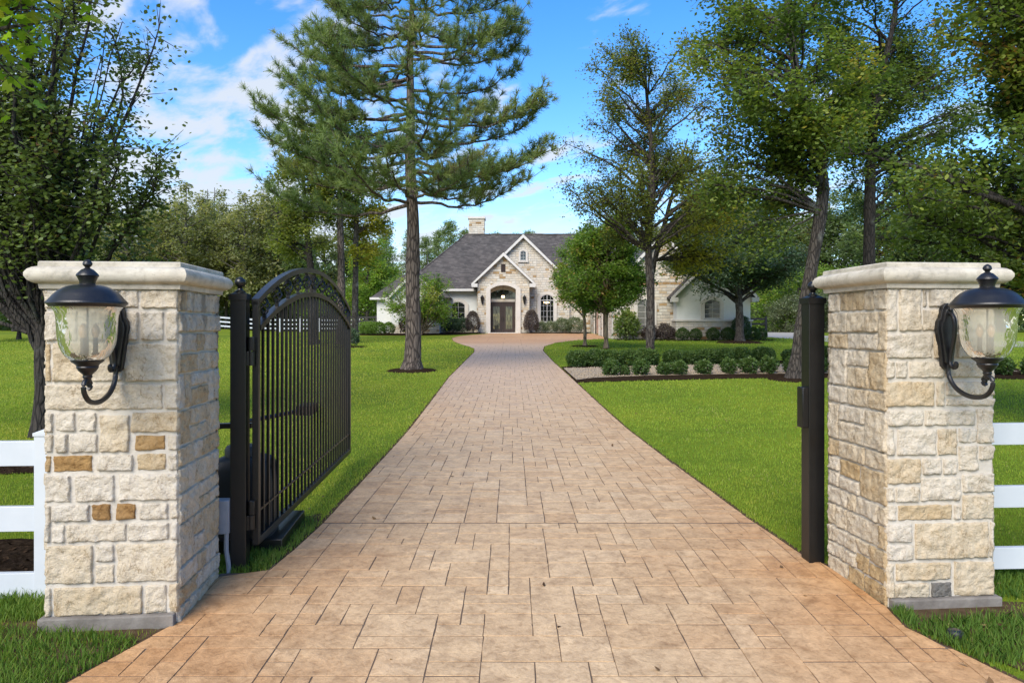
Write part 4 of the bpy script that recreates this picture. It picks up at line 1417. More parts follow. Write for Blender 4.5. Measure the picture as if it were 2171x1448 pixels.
    for k in range(8):
        z = 6.03 + k * .075
        m_.add([(-.85, Ye - .03, z), (-.54, Ye - .03, z), (-.54, Ye - .055, z - .03), (-.85, Ye - .055, z - .03)], [(0, 1, 2, 3)])
    m_.build('louvre', M['door'], vt)
    # door wall inside the porch
    Yd = 56.75
    MB().prism([(-2.3, 1.2), (-2.3, 5.1), (.98, 5.1), (.98, 1.2), (.27, 1.2)] + [(.27, 3.9)] + arch_pts(-1.77, .27, 4.36, 4.66) + [(-1.77, 3.9), (-1.77, 1.2)], 'y', Yd, Yd + .22).build('porch_wall', M['surround'], H)
    MB().box(-1.77, .27, Yd - .02, Yd + .1, 3.68, 3.9).build('transom_bar', M['trim'], H, .01)
    tw = MB().prism([(.27, 3.9)] + arch_pts(-1.77, .27, 4.36, 4.66) + [(-1.77, 3.9)], 'y', Yd + .08, Yd + .12).build('transom_window', M['glass'], H)
    m_ = MB()
    for xx in (-1.26, -.75, -.24):
        m_.box(xx - .016, xx + .016, Yd + .05, Yd + .085, 3.9, 4.6)
    m_.build('frame', M['door'], tw)
    for s, (a, b) in enumerate(((-1.72, -.755), (-.745, .22))):
        d = MB()
        # stiles and rails round the glass
        gx0, gx1, gz0, gz1 = (a + .20, b - .24, 1.5, 3.32) if s == 0 else (a + .24, b - .20, 1.5, 3.32)
        d.box(a, gx0, Yd + .02, Yd + .09, 1.22, 3.67).box(gx1, b, Yd + .02, Yd + .09, 1.22, 3.67)
        d.box(gx0, gx1, Yd + .02, Yd + .09, 1.22, gz0).box(gx0, gx1, Yd + .02, Yd + .09, gz1, 3.67)
        dl = d.build('door', M['door'], H, .0)
        MB().box(gx0, gx1, Yd + .055, Yd + .07, gz0, gz1).build('glass', M['doorglass'], dl)
        ir = MB()
        xm = (gx0 + gx1) / 2
        for q in (-1, 1):
            ir.tube(smooth_path([(xm + q * .10, Yd + .04, gz0), (xm + q * .05, Yd + .04, gz0 + .5), (xm + q * .15, Yd + .04, gz0 + .95), (xm + q * .03, Yd + .04, gz0 + 1.35), (xm + q * .12, Yd + .04, gz1)], 24), .012, 6)
            ir.tube(smooth_path([(xm, Yd + .04, gz0 + .15), (xm + q * .13, Yd + .04, gz0 + .3), (xm + q * .15, Yd + .04, gz0 + .12), (xm + q * .07, Yd + .04, gz0 + .08)], 16), .011, 6)
        ir.build('scrollwork', M['door'], dl)
        hx = b - .07 if s == 0 else a + .07
        MB().tube([(hx, Yd - .03, 2.1), (hx, Yd - .03, 2.45)], .016, 8).build('handle', M['iron_worn'], dl)
    # ---- left wing with its front gable
    MB().box(-10.8, -5.4, 56.2, 63.5, zf, 4.02).build('stucco_wall', M['stucco'], H)
    v = [(-11.25, 55.8, 3.98), (-4.9, 55.8, 3.98), (-4.9, 64.5, 3.98), (-11.25, 64.5, 3.98), (-8.07, 59.0, 6.75), (-8.07, 62.0, 6.75)]
    MB().add(v, [(0, 1, 4), (1, 2, 5, 4), (2, 3, 5), (3, 0, 4, 5), (3, 2, 1, 0)]).build('wing_roof', M['shingle'], H)
    MB().box(-11.28, -9.5, 55.70, 55.79, 3.82, 4.0).build('gutter', M['trim'], H, .008)
    Yl = 54.4
    c, a_ = -7.52, 6.02
    MB().prism([(c - 1.85, zf), (c - 1.85, a_ - .1 - 1.85), (c, a_ - .1), (c + 1.85, a_ - .1 - 1.85), (c + 1.85, zf)], 'y', Yl, 56.5).build('stucco_gable', M['stucco'], H)
    MB().box(c - 1.9, c + 1.9, Yl - .06, Yl + .02, zf, 1.85).build('stone_wainscot', M['hstone'], H)
    gable_roof(H, 'wing_gable_roof', c, 2.2, a_ - 2.2, a_, Yl - .32, 59.5, ret=.35)
    arched_window(H, c - .55, c + .55, 2.15, 3.7, .22, Yl, .22, 2, 4)
    # ---- garage wing, running towards the street
    Yf = 44.5
    xw0, xw1 = 6.35, 12.65
    wcx, wa = 9.5, 7.6
    MB().prism([(xw0, .5), (xw0, 4.1), (wcx, wa - .22), (xw1, 4.1), (xw1, .5)], 'y', Yf, Yf + .35).build('stone_gable', M['hstone'], H)
    # side wall with two garage doors
    ys = [(44.85, 46.5), (49.0, 51.2), (53.7, 57.6)]
    for a, b in ys:
        MB().box(xw0, xw0 + .3, a, b, .5, 4.0).build('stone_wall', M['hstone'], H)
    for a, b in ((46.5, 49.0), (51.2, 53.7)):
        MB().box(xw0, xw0 + .3, a, b, 3.35, 4.0).build('stone_wall', M['hstone'], H)
        gd = MB().box(xw0 + .12, xw0 + .2, a, b, .8, 3.35)
        dd = gd.build('garage_door', M['garage'], H)
        pm = MB()
        for r in range(4):
            for k in range(4):
                yy = a + .08 + (b - a - .1) * k / 4
                zz = gz(0, a) + .08 + 2.3 * r / 4
                pm.box(xw0 + .095, xw0 + .125, yy, yy + (b - a) / 4 - .1, float(zz), float(zz) + .48)
        pm.build('raised_panel', M['garage'], dd, .006)
        MB().box(xw0 - .06, xw0 + .1, a - .14, a, .5, 3.35).build('door_casing', M['surround'], H, .01)
        MB().box(xw0 - .06, xw0 + .1, b, b + .14, .5, 3.35).build('door_casing', M['surround'], H, .01)
        MB().box(xw0 - .06, xw0 + .1, a - .14, b + .14, 3.352, 3.52).build('door_casing', M['surround'], H, .01)
    MB().box(xw0 - .03, xw0 + .03, Yf - .05, Yf + .05, .8, 4.0).build('downspout', M['trim'], H, .01)
    gable_roof(H, 'garage_roof', wcx, 3.5, 4.02, wa, Yf - .32, 63.0, ret=0.45)
    MB().box(xw0 - .42, xw0 - .32, Yf - .3, 57.0, 3.84, 4.0).build('gutter', M['trim'], H, .008)
    arched_window(H, 7.92, 8.92, 1.42, 3.4, .26, Yf, .22, 2, 5, shut=True)
    # stucco bay at the end of the garage wing
    Yb = 43.5
    bx0, bx1, bc, ba = 10.2, 14.75, 12.47, 6.25
    hw = (bx1 - bx0) / 2
    MB().prism([(bx0, .5), (bx0, ba - .12 - hw * 1.02), (bc, ba - .12), (bx1, ba - .12 - hw * 1.02), (bx1, .5)], 'y', Yb, 50.0).build('stucco_gable', M['stucco'], H)
    MB().box(bx0 - .06, bx1 + .06, Yb - .08, 49.9, .5, 2.0).build('stone_wainscot', M['hstone'], H)
    MB().box(bx0 - .13, bx1 + .13, Yb - .16, 49.9, 2.003, 2.12).build('water_table', M['surround'], H, .015)
    gable_roof(H, 'bay_roof', bc, 2.68, ba - 2.68 * 1.02, ba, Yb - .35, 50.2, ret=.42)
    arched_window(H, 11.88, 12.87, 2.16, 3.36, .22, Yb, .21, 2, 4, shut=True, sill=False)
    return H


house()


def house_lantern(x, label):
    r = thing('wall_lantern', label, 'wall lamp', (x, 55.5, 0), 0, 'lanterns beside the front door')
    MB().box(-.05, .05, -.03, .0, 3.55, 3.95).build('backplate', M['iron_worn'], r, .01)
    mb = MB()
    mb.tube(smooth_path([(0, -.02, 3.6), (0, -.1, 3.5), (0, -.18, 3.55)], 10), .015, 8)
    mb.lathe([(.03, 3.42), (.06, 3.5), (.03, 3.56)], 8, (0, -.18, 0))
    mb.lathe([(.18, 3.98), (.15, 4.02), (.07, 4.08), (.05, 4.13), (.02, 4.18), (0, 4.22)], 8, (0, -.18, 0))
    for k in range(8):
        a = R(45 * k + 22)
        mb.tube([(.06 * math.cos(a), -.18 + .06 * math.sin(a), 3.54), (.15 * math.cos(a), -.18 + .15 * math.sin(a), 3.99)], .012, 5)
    mb.build('cage', M['iron_worn'], r)
    MB().lathe([(.055, 3.55), (.14, 3.98)], 8, (0, -.18, 0), cap=False).build('glass', M['glass'], r)


house_lantern(-2.34, 'dark lantern on the stone left of the front door')
house_lantern(0.98, 'dark lantern on the stone right of the front door')
r_ = thing('porch_pendant', 'lit pendant light hanging in the entry porch above the doors', 'pendant light', (-.72, 56.2, 0))
MB().tube([(0, 0, 5.14), (0, 0, 4.25)], .015, 6).build('chain', M['iron_worn'], r_)
MB().lathe([(.03, 4.22), (.13, 4.2), (.15, 4.15)], 12).build('shade', M['iron_worn'], r_)
MB().lathe([(0, 3.98), (.09, 4.0), (.12, 4.08), (.1, 4.16), (0, 4.17)], 12).build('globe', M['lit'], r_)

# neighbour's house, barely seen past the trees
nb = thing('neighbour_house', 'pale beige gabled house half hidden beyond the trees behind the iron gate pillar', 'house', (-39.6, 72, 0))
MB().box(-6, 6, 0, 9, .6, 6).build('wall', M['surround'], nb)
MB().prism([(-6, 6), (0, 9.0), (6, 6)], 'y', 0.02, 8.9).build('gable', M['surround'], nb)
MB().prism([(-6.4, 5.85), (0, 9.2), (6.4, 5.85), (6.4, 6.1), (0, 9.5), (-6.4, 6.1)], 'y', -.4, 9.3).build('roof', M['shingle'], nb)
for xx in (-3, 3):
    q = MB().box(xx - .5, xx + .5, -.04, .02, 2.2, 3.8).build('window', M['glass'], nb)
    MB().box(xx - .6, xx + .6, -.06, .01, 2.05, 2.18).build('sill', M['trim'], q)


# ================================================================== VEGETATION
LEAF = np.array([(0, 0), (0.32, 0.5), (0.72, 0.36), (1, 0), (0.72, -0.36), (0.32, -0.5)])      # (along, across)
DIAM = np.array([(0, 0), (0.45, 0.5), (1, 0), (0.45, -0.5)])


def unit(v):
    return v / (np.linalg.norm(v, axis=-1, keepdims=True) + 1e-9)


def leaf_cards(P, Lr, Wr, rg, up=0.5, droop=0.3, shape=DIAM, out=None, outw=0.0):
    """leaf polygons at points P; returns V, F, rnd"""
    n = len(P)
    nrm = rg.normal(size=(n, 3))
    nrm[:, 2] = np.abs(nrm[:, 2]) + up
    nrm = unit(nrm)
    t = rg.normal(size=(n, 3))
    if out is not None:
        t = t + out * outw
    t[:, 2] -= droop
    t = t - nrm * (t * nrm).sum(1, keepdims=True)
    t = unit(t)
    s = np.cross(nrm, t)
    ln = rg.uniform(Lr[0], Lr[1], n)[:, None]
    wd = rg.uniform(Wr[0], Wr[1], n)[:, None]
    k = len(shape)
    V = np.stack([P + t * ln * a + s * wd * b + nrm * (-0.18 * ln * abs(b) ** 1.0 * 0.8) for a, b in shape], 1)
    F = np.arange(n * k).reshape(n, k)
    return V.reshape(-1, 3), F


class Tree:
    def __init__(self, seed):
        self.rg = np.random.default_rng(seed)
        self.sd = seed
        self.wv, self.wf, self.wn = [], [], 0
        self.lv, self.lf, self.lr, self.ln = [], [], [], 0

    def tube(self, path, rad, k=6):
        V, F = tube_np(path, rad, k)
        self.wv.append(V)
        self.wf.append(F + self.wn)
        self.wn += len(V)

    def sticks(self, A, B, ra, rb):
        n = len(A)
        if not n:
            return
        T = unit(B - A)
        ref = np.where(np.abs(T[:, 2:3]) > 0.8, np.array([[1., 0, 0]]), np.array([[0, 0, 1.]]))
        U = unit(np.cross(T, ref))
        W = np.cross(T, U)
        V = []
        for (Q, r) in ((A, ra), (B, rb)):
            for a in (0, 2.094, 4.189):
                V.append(Q + (U * math.cos(a) + W * math.sin(a)) * (r[:, None] if hasattr(r, '__len__') else r))
        V = np.stack(V, 1).reshape(-1, 3)
        o = np.arange(n)[:, None, None] * 6
        F = (np.array([[0, 1, 4, 3], [1, 2, 5, 4], [2, 0, 3, 5]])[None] + o).reshape(-1, 4) + self.wn
        self.wv.append(V)
        self.wf.append(F)
        self.wn += len(V)

    def leaves(self, P, Lr, Wr, tone, **kw):
        if not len(P):
            return
        V, F = leaf_cards(P, Lr, Wr, self.rg, **kw)
        self.lv.append(V)
        self.lf.append(F + self.ln)
        self.ln += len(V)
        self.lr.append(np.clip(tone, 0, 1))

    def wood_mesh(self, name):
        return mesh_arrays(name, np.vstack(self.wv), np.vstack(self.wf), smooth=True)

    def leaf_mesh(self, name):
        return mesh_arrays(name, np.vstack(self.lv), np.vstack(self.lf), np.concatenate(self.lr))


def vnoise(P, s, seed):
    return np.array([mnoise.noise(Vector((p[0] * s + seed, p[1] * s, p[2] * s))) for p in P])


def bez(a, b, c, n):
    t = np.linspace(0, 1, n)[:, None]
    return (1 - t) ** 2 * a + 2 * t * (1 - t) * b + t * t * c


def deciduous(seed, trunk, env, n_limb, z_lo, twigs, per, leaf, spread=0.14, twig_len=(0.4, 1.0), rise=0.55, up=0.95, droop=0.4, shape=DIAM, trunk_k=12, gap=0.0,
              tone=(0.5, 0.22), hang=0.0, limb_r=0.35, wig=0.12, fill=0.45, bark_noise=0.06):
    """trunk: [(x,y,z,r)] local; env: [(cx,cy,cz,rx,ry,rz,weight)] crown volumes"""
    T = Tree(seed)
    rg = T.rg
    tp = np.array(trunk, float)
    n = 36
    sp = np.array(smooth_path([tuple(p) for p in tp], n))
    if bark_noise:
        sp[:, 3] *= 1 + bark_noise * rg.normal(size=n)
    # root flare
    sp[0, 3] *= 1.55
    sp[1, 3] *= 1.18
    T.tube(sp[:, :3], sp[:, 3], trunk_k)
    # limb tips inside the crown volumes
    env = np.array(env, float)
    wgt = env[:, 6] / env[:, 6].sum()
    tips = []
    while len(tips) < n_limb:
        e = env[rg.choice(len(env), p=wgt)]
        d = unit(rg.normal(size=3))
        r = rg.uniform(fill ** 2.5, 1) ** (1 / 2.5)
        p = e[:3] + d * e[3:6] * r
        if gap and mnoise.noise(Vector(tuple(p * 0.55)) + Vector((seed, 0, 0))) < -0.25 + gap * 0.3:
            continue
        if p[2] < 0.4:
            continue
        tips.append(p)
    tips = np.array(tips)
    A, B, tn = [], [], []
    for p in tips:
        hd = np.linalg.norm(p[:2] - np.array([np.interp(p[2], sp[:, 2], sp[:, 0]), np.interp(p[2], sp[:, 2], sp[:, 1])]))
        z0 = np.clip(p[2] - hd * rise * rg.uniform(.7, 1.3), z_lo, sp[-1, 2] - 0.15)
        o = np.array([np.interp(z0, sp[:, 2], sp[:, q]) for q in range(4)])
        st = o[:3]
        ctrl = st * 0.45 + p * 0.55 + rg.normal(size=3) * 0.12 * np.linalg.norm(p - st)
        ctrl[2] = st[2] * .4 + p[2] * .6 + hd * 0.10
        m = 10
        path = bez(st, ctrl, p, m)
        ln = np.linalg.norm(p - st)
        path[1:-1] += rg.normal(size=(m - 2, 3)) * wig * 0.25 * min(1.2, ln * .35)
        r0 = min(o[3] * 0.62, limb_r * 0.055 * ln + 0.012)
        T.tube(path, np.linspace(r0, 0.008, m), 6)
        cl = rg.normal() * tone[1] * 0.8
        for _ in range(twigs):
            t = rg.uniform(0.35, 1.0) ** 0.7
            i = t * (m - 1)
            i0 = min(m - 2, int(i))
            q = path[i0] + (path[i0 + 1] - path[i0]) * (i - i0)
            dr = unit(unit(path[i0 + 1] - path[i0]) * 0.7 + rg.normal(size=3) * 0.75 + np.array([0, 0, 0.15 - hang]))
            l2 = rg.uniform(*twig_len) * (1.15 - 0.4 * t)
            A.append(q)
            B.append(q + dr * l2)
            tn.append(tone[0] + cl + rg.normal() * tone[1] * 0.5)
    A, B, tn = np.array(A), np.array(B), np.array(tn)
    T.sticks(A, B, 0.010, 0.003)
    k = np.repeat(np.arange(len(A)), per)
    t = rg.uniform(0.15, 1.08, len(k))[:, None]
    P = A[k] + (B - A)[k] * t + rg.normal(size=(len(k), 3)) * spread * np.array([1, 1, .8])
    if hang:
        P[:, 2] -= rg.exponential(hang * 0.35, len(k))
    T.leaves(P, leaf[:2], leaf[2:], tn[k] + rg.normal(size=len(k)) * 0.13, up=up, droop=droop, shape=shape, out=unit(B - A)[k], outw=0.6)
    return T


def place(name, label, cat, T, bark, leafm, x, y, group=None, rz=0.0, s=1.0, crown='crown', trunk='trunk', dz=-0.03):
    root = thing(name, label, cat, (x, y, g(x, y) + dz), rz, group)
    root.scale = (s, s, s)
    if T.wv:
        link(trunk, T.wood_mesh(trunk), bark, root)
    link(crown, T.leaf_mesh(crown), leafm, root)
    return root


def copy_tree(root, x, y, rz, s, label=None, dz=-0.03, sz=None, group=None):
    r = root.copy()
    COL.objects.link(r)
    r.location = (x, y, g(x, y) + dz)
    r.rotation_euler = (0, 0, rz)
    r.scale = (s, s, sz or s)
    if label:
        r['label'] = label
    if group:
        r['group'] = group
    for ch in list(root.children):
        c = ch.copy()
        COL.objects.link(c)
        c.parent = r
    return r


# ---------------------------------------------------------------- the big pine
def pine(seed, H, r0, branches, n_rand, spread_fn, needle=(0.15, 0.25), per=40, tuft_step=0.24, zlo=5.0, width=0.015):
    T = Tree(seed)
    rg = T.rg
    zs = np.linspace(0, H, 40)
    wob = np.array([(0.05 * math.sin(z * .55) + 0.02 * math.sin(z * 1.7), 0.04 * math.cos(z * .5), z) for z in zs])
    rad = r0 * (1 - zs / H) ** 0.95 + 0.012
    rad[0] *= 1.45
    rad[1] *= 1.12
    rad *= 1 + 0.03 * rg.normal(size=40)
    T.tube(wob, rad, 14)
    br = list(branches)
    for k in range(n_rand):
        z = zlo + (H - 0.25 - zlo) * ((k + rg.uniform(0, 1)) / n_rand)
        br.append((z, rg.uniform(0, 360), spread_fn(z) * rg.uniform(.62, 1.05)))
    tp, td, tt = [], [], []
    SA, SB = [], []
    for (z, azd, ln) in br:
        a = R(azd)
        dh = np.array([math.cos(a), math.sin(a), 0])
        o = np.array([np.interp(z, zs, wob[:, q]) for q in range(3)])
        rise = rg.uniform(-0.10, 0.10) + 0.40 * max(0, (z - 0.78 * H) / (0.22 * H))
        m = 14
        t = np.linspace(0, 1, m)
        side = np.array([-dh[1], dh[0], 0])
        path = o + dh * (ln * t)[:, None] + np.array([0, 0, 1.]) * (ln * (rise * t + 0.13 * t ** 3 - 0.07 * np.sin(t * 3.1)))[:, None]
        path += side * (ln * 0.09 * np.sin(t * rg.uniform(2, 5) + rg.uniform(0, 6)) * t)[:, None]
        path[1:] += rg.normal(size=(m - 1, 3)) * 0.035
        T.tube(path, np.linspace(0.012 * ln + 0.012, 0.008, m), 6)
        tone = rg.normal() * 0.16
        # side shoots
        nsh = int(6 + ln * 5.2)
        for q in range(nsh):
            s = rg.uniform(0.22, 1.0) ** 0.75
            i = s * (m - 1)
            i0 = min(m - 2, int(i))
            p = path[i0] + (path[i0 + 1] - path[i0]) * (i - i0)
            fw = unit(path[i0 + 1] - path[i0])
            sg = rg.choice((-1, 1))
            d = unit(fw * rg.uniform(.3, .9) + side * sg * rg.uniform(.35, 1) + np.array([0, 0, rg.uniform(.0, .6)]))
            l2 = ln * rg.uniform(.10, .30) * (1.15 - .6 * s) + 0.15
            mid = p + d * l2 * .55
            tip = p + d * l2 + np.array([0, 0, rg.uniform(0.02, 0.22) * l2])
            SA += [p, mid]
            SB += [mid, tip]
            nt_ = max(2, int(l2 / tuft_step))
            for u in np.linspace(0.25, 1.0, nt_):
                c = p + (tip - p) * u + rg.normal(size=3) * 0.04
                tp.append(c)
                td.append(unit(d + np.array([0, 0, .55]) + rg.normal(size=3) * .45))
                tt.append(0.48 + tone + rg.normal() * .12)
        for u in np.linspace(.82, 1, 4):
            i0 = int(u * (m - 1))
            tp.append(path[i0])
            td.append(unit(path[-1] - path[-3] + np.array([0, 0, .2])))
            tt.append(0.55 + tone)
    T.sticks(np.array(SA), np.array(SB), 0.012, 0.006)
    tp, td, tt = np.array(tp), np.array(td), np.array(tt)
    k = np.repeat(np.arange(len(tp)), per)
    D = unit(td[k] * 0.8 + unit(rg.normal(size=(len(k), 3))) * 0.8)
    ln = rg.uniform(needle[0], needle[1], len(k))[:, None]
    O = tp[k] + td[k] * rg.uniform(-.09, .07, len(k))[:, None]
    tip = O + D * ln
    tip[:, 2] -= 0.015
    S = unit(np.cross(D, rg.normal(size=(len(k), 3)))) * width / 2
    V = np.stack([O - S, O + S, tip + S * .4, tip - S * .4], 1).reshape(-1, 3)
    T.lv.append(V)
    T.lf.append(np.arange(len(V)).reshape(-1, 4))
    T.ln = len(V)
    T.lr.append(np.clip(tt[k] + rg.normal(size=len(k)) * .10, 0, 1))
    return T


PB = [(5.25, 176, 4.4), (5.9, 186, 3.9), (5.3, 4, 3.6), (5.7, -14, 3.2), (6.3, -6, 4.4), (6.6, 12, 4.0), (6.1, 165, 3.8), (6.9, 170, 4.2), (7.4, 3, 3.8), (7.7, 178, 4.7), (8.1, 184, 3.7), (8.2, -4, 4.1), (8.8, 8, 3.4), (9.2, 172, 3.6), (9.6, 184, 4.0),
      (10.0, 2, 3.4), (10.3, -10, 3.6), (10.6, 176, 3.3), (11.1, 190, 2.9), (11.4, 6, 3.5), (11.9, 174, 2.6), (12.2, -5, 3.4)]
T = pine(3, 14.8, 0.26, PB, 52, lambda z: 4.2 if z < 8.5 else 4.2 - (z - 8.5) * 0.38, zlo=5.2)
place('pine_tree', 'tall dark green pine standing in a mulch ring on the lawn beside the drive', 'pine tree', T, M['pine_bark'], M['needle'], -3.14, 22.0)
mulch_ring(-3.14, 22.0, 0.85)

# ---------------------------------------------------------------- single trees
T = deciduous(21, [(0, 0, 0, .165), (.03, 0, 2.5, .145), (-.05, .05, 4.6, .13), (.10, 0, 6.5, .11), (.02, .1, 8.4, .075), (-.15, 0, 10.2, .045), (-.1, 0, 11.4, .02)],
              [(-.3, 0, 7.4, 3.5, 3.0, 2.3, 3), (-.1, 0, 9.3, 3.0, 2.6, 2.5, 2.6), (-.2, 0, 5.6, 3.4, 2.6, 1.2, 1.3), (1.6, 0, 5.6, 1.8, 1.6, 1.5, .7)],
              92, 4.0, 26, 13, limb_r=.24, leaf=(.075, .13, .045, .07), spread=.12, twig_len=(.35, .9), rise=.75, hang=.25, gap=.5, tone=(.5, .22), fill=.5)
place('elm_tree', 'airy olive leaved tree with straight mottled trunk growing inside the gravel bed', 'tree', T, M['oak_bark'], M['olive'], 4.9, 25.0)

T = deciduous(22, [(0, 0, 0, .22), (.22, 0, 1.6, .19), (.46, 0, 3.1, .17), (.80, .05, 5.2, .15), (.62, .1, 6.4, .135), (.22, .1, 7.7, .125), (-.05, .05, 9.2, .10), (-.18, 0, 10.4, .08), (-.1, 0, 13, .03)],
              [(-.3, 0, 8.2, 3.1, 2.8, 2.6, 3), (.2, 0, 10.8, 2.7, 2.6, 2.6, 2.6), (-1.1, .2, 5.9, 2.0, 1.7, 1.3, .9), (.8, 0, 7.0, 1.6, 2.0, 2.0, .7), (-1.0, .2, 4.6, 1.2, 1.1, 1.2, 1.0)],
              104, 4.6, 27, 15, limb_r=.22, leaf=(.08, .15, .06, .11), spread=.13, twig_len=(.35, .95), rise=.6, hang=.3, gap=.45, tone=(.45, .24))
place('sweetgum_tree', 'large leaning tree with curved dark trunk at the edge of the gravel bed', 'tree', T, M['oak_bark'], M['gum'], 7.72, 19.2)
mulch_ring(7.72, 19.2, .75)

T = deciduous(23, [(0, 0, 0, .20), (-.03, 0, 3, .175), (.0, 0, 5.6, .165), (.08, 0, 7.2, .14), (.35, .1, 9, .10), (.75, 0, 11, .07), (1.0, 0, 13.5, .03)],
              [(.2, 0, 10.6, 2.9, 2.6, 3.0, 3), (1.7, .4, 8.2, 2.5, 2.2, 2.4, 2.0), (-.6, 0, 8.0, 1.8, 1.8, 1.8, 1.2), (.9, .5, 5.4, 1.9, 1.6, 1.5, .8)],
              110, 4.2, 24, 14, (.08, .15, .05, .09), spread=.12, rise=.5, limb_r=.2, hang=.2, gap=.5, tone=(.38, .22))
place('oak_tree', 'slim straight dark trunked tree rising behind the pillar of the bare post', 'tree', T, M['dark_bark'], M['ivy'], 11.2, 22.0)

T = deciduous(24, [(0, 0, 0, .22), (.1, .1, 2.5, .18), (0, 0, 4.5, .15), (.1, .2, 6.5, .10), (0, 0, 8.7, .03)],
              [(-.3, -.2, 4.4, 2.6, 2.4, 2.0, 2.4), (.0, 0, 6.8, 2.3, 2.2, 2.4, 2.6), (-.9, -.3, 6.2, 1.7, 1.5, 2.4, 1.2), (-.6, 0, 2.9, 1.9, 1.8, .9, .9), (1.2, 0, 5, 2, 2, 3, 1), (-1.6, .4, 4.4, 1.9, 1.6, 1.5, .8)],
              140, 1.9, 24, 25, (.06, .105, .04, .07), spread=.13, twig_len=(.3, .75), rise=.45, tone=(.45, .24), shape=LEAF, gap=.3)
place('shade_tree', 'dense dark leafy tree overhanging the fence beside the bare post pillar', 'tree', T, M['dark_bark'], M['ivy'], 8.75, 10.6)

# upright many-limbed pear
T = deciduous(25, [(0, 0, 0, .115), (.02, 0, 1.0, .11), (.0, .02, 1.8, .095), (-.06, 0, 3.2, .07), (-.25, .1, 5.2, .055), (-.3, 0, 8.6, .02)],
              [(-.9, 0, 4.2, 2.2, 1.7, 1.9, 2.2), (.35, 0, 4.0, 1.75, 1.5, 1.7, 2.0), (-.3, 0, 6.4, 2.0, 1.7, 2.0, 2.2), (-2.2, .2, 5.2, 1.5, 1.4, 2.8, 1.5), (.2, 0, 2.75, 1.5, 1.3, .6, .5), (-1.6, 0, 3.0, 1.4, 1.2, .8, .5)],
              110, 1.5, 24, 15, (.055, .095, .042, .065), spread=.11, twig_len=(.3, .75), rise=2.6, droop=.7, tone=(.5, .2), shape=LEAF, limb_r=.13, gap=.35)
for a, ln, hx in ((20, 6.4, .55), (75, 6.4, .3), (140, 7.0, -.5), (200, 6.6, -.8), (260, 6.3, -.2), (320, 5.6, .6), (170, 6.6, -1.3), (100, 6.8, -.9), (240, 6.9, -1.1)):
    pth = bez(np.array([0, 0, 1.2]), np.array([hx * .5, .25 * math.sin(R(a)), 2.6]), np.array([hx * 2.0, .7 * math.sin(R(a)), ln]), 14)
    pth[1:] += T.rg.normal(size=(13, 3)) * .03
    T.tube(pth, np.linspace(.034, .006, 14), 8)
place('pear_tree', 'dark many limbed tree with small glossy leaves behind the iron gate pillar', 'tree', T, M['dark_bark'], M['pear'], -7.1, 10.6)

T = deciduous(26, [(0, 0, 0, .14), (.1, 0, 2.0, .12), (.5, 0, 3.6, .08), (1.3, 0, 4.7, .04), (2.2, 0, 5.4, .015)],
              [(1.3, 0, 4.95, 1.75, 1.1, .95, 1), (2.2, .1, 4.75, .85, .6, .85, .6)], 36, 2.6, 9, 7, (.09, .13, .09, .13), spread=.10, rise=.4, tone=(.55, .25),
              shape=np.array([(0, 0), (.18, .5), (.42, .22), (.62, .46), (.7, .16), (1, 0), (.7, -.16), (.62, -.46), (.42, -.22), (.18, -.5)]))
place('maple_tree', 'bright green star leaved branch tips hanging in above the pear tree', 'tree', T, M['grey_bark'], M['maple'], -6.25, 5.3)

T = deciduous(27, [(0, 0, 0, .13), (.03, 0, 3, .12), (.6, 0, 5.5, .09), (1.6, 0, 9.2, .03)],
              [(2.3, -.5, 5.3, 2.1, 2, 1.7, 2), (2.6, 0, 7.2, 1.9, 2, 1.7, 1.6), (1.4, -.5, 4.3, 1.3, 1.4, .8, .7), (.8, 0, 7, 1.5, 1.5, 2, .6)], 56, 4.0, 22, 9, (.11, .19, .07, .12), spread=.14, rise=.5, limb_r=.2, hang=.3, gap=.4, tone=(.48, .22))
place('maple_tree', 'yellowing tree behind the gravel bed between the airy elm and the live oak', 'tree', T, M['oak_bark'], M['yellow'], 5.88, 30.0)

T = deciduous(28, [(0, 0, 0, .26), (.0, 0, 1.4, .22), (-.05, 0, 2.6, .2), (-.1, 0, 4.2, .14), (0, 0, 6.5, .08), (.2, 0, 9.4, .03)],
              [(-.3, 0, 5.0, 4.2, 3.6, 1.7, 3.2), (.5, .3, 7.6, 3.2, 3, 2.4, 2.2), (-2.4, -.8, 4.1, 2.2, 2, 1.0, 1.4), (2.0, 0, 4.4, 2.2, 2, 1.0, .9)],
              84, 2.2, 26, 16, (.13, .22, .06, .10), spread=.20, twig_len=(.4, 1.0), rise=.45, tone=(.45, .24))
place('live_oak_tree', 'round dark green live oak in front of the stucco bay of the garage wing', 'tree', T, M['oak_bark'], M['oakleaf'], 12.95, 40.0)
mulch_ring(12.95, 40.0, 1.4, .12)

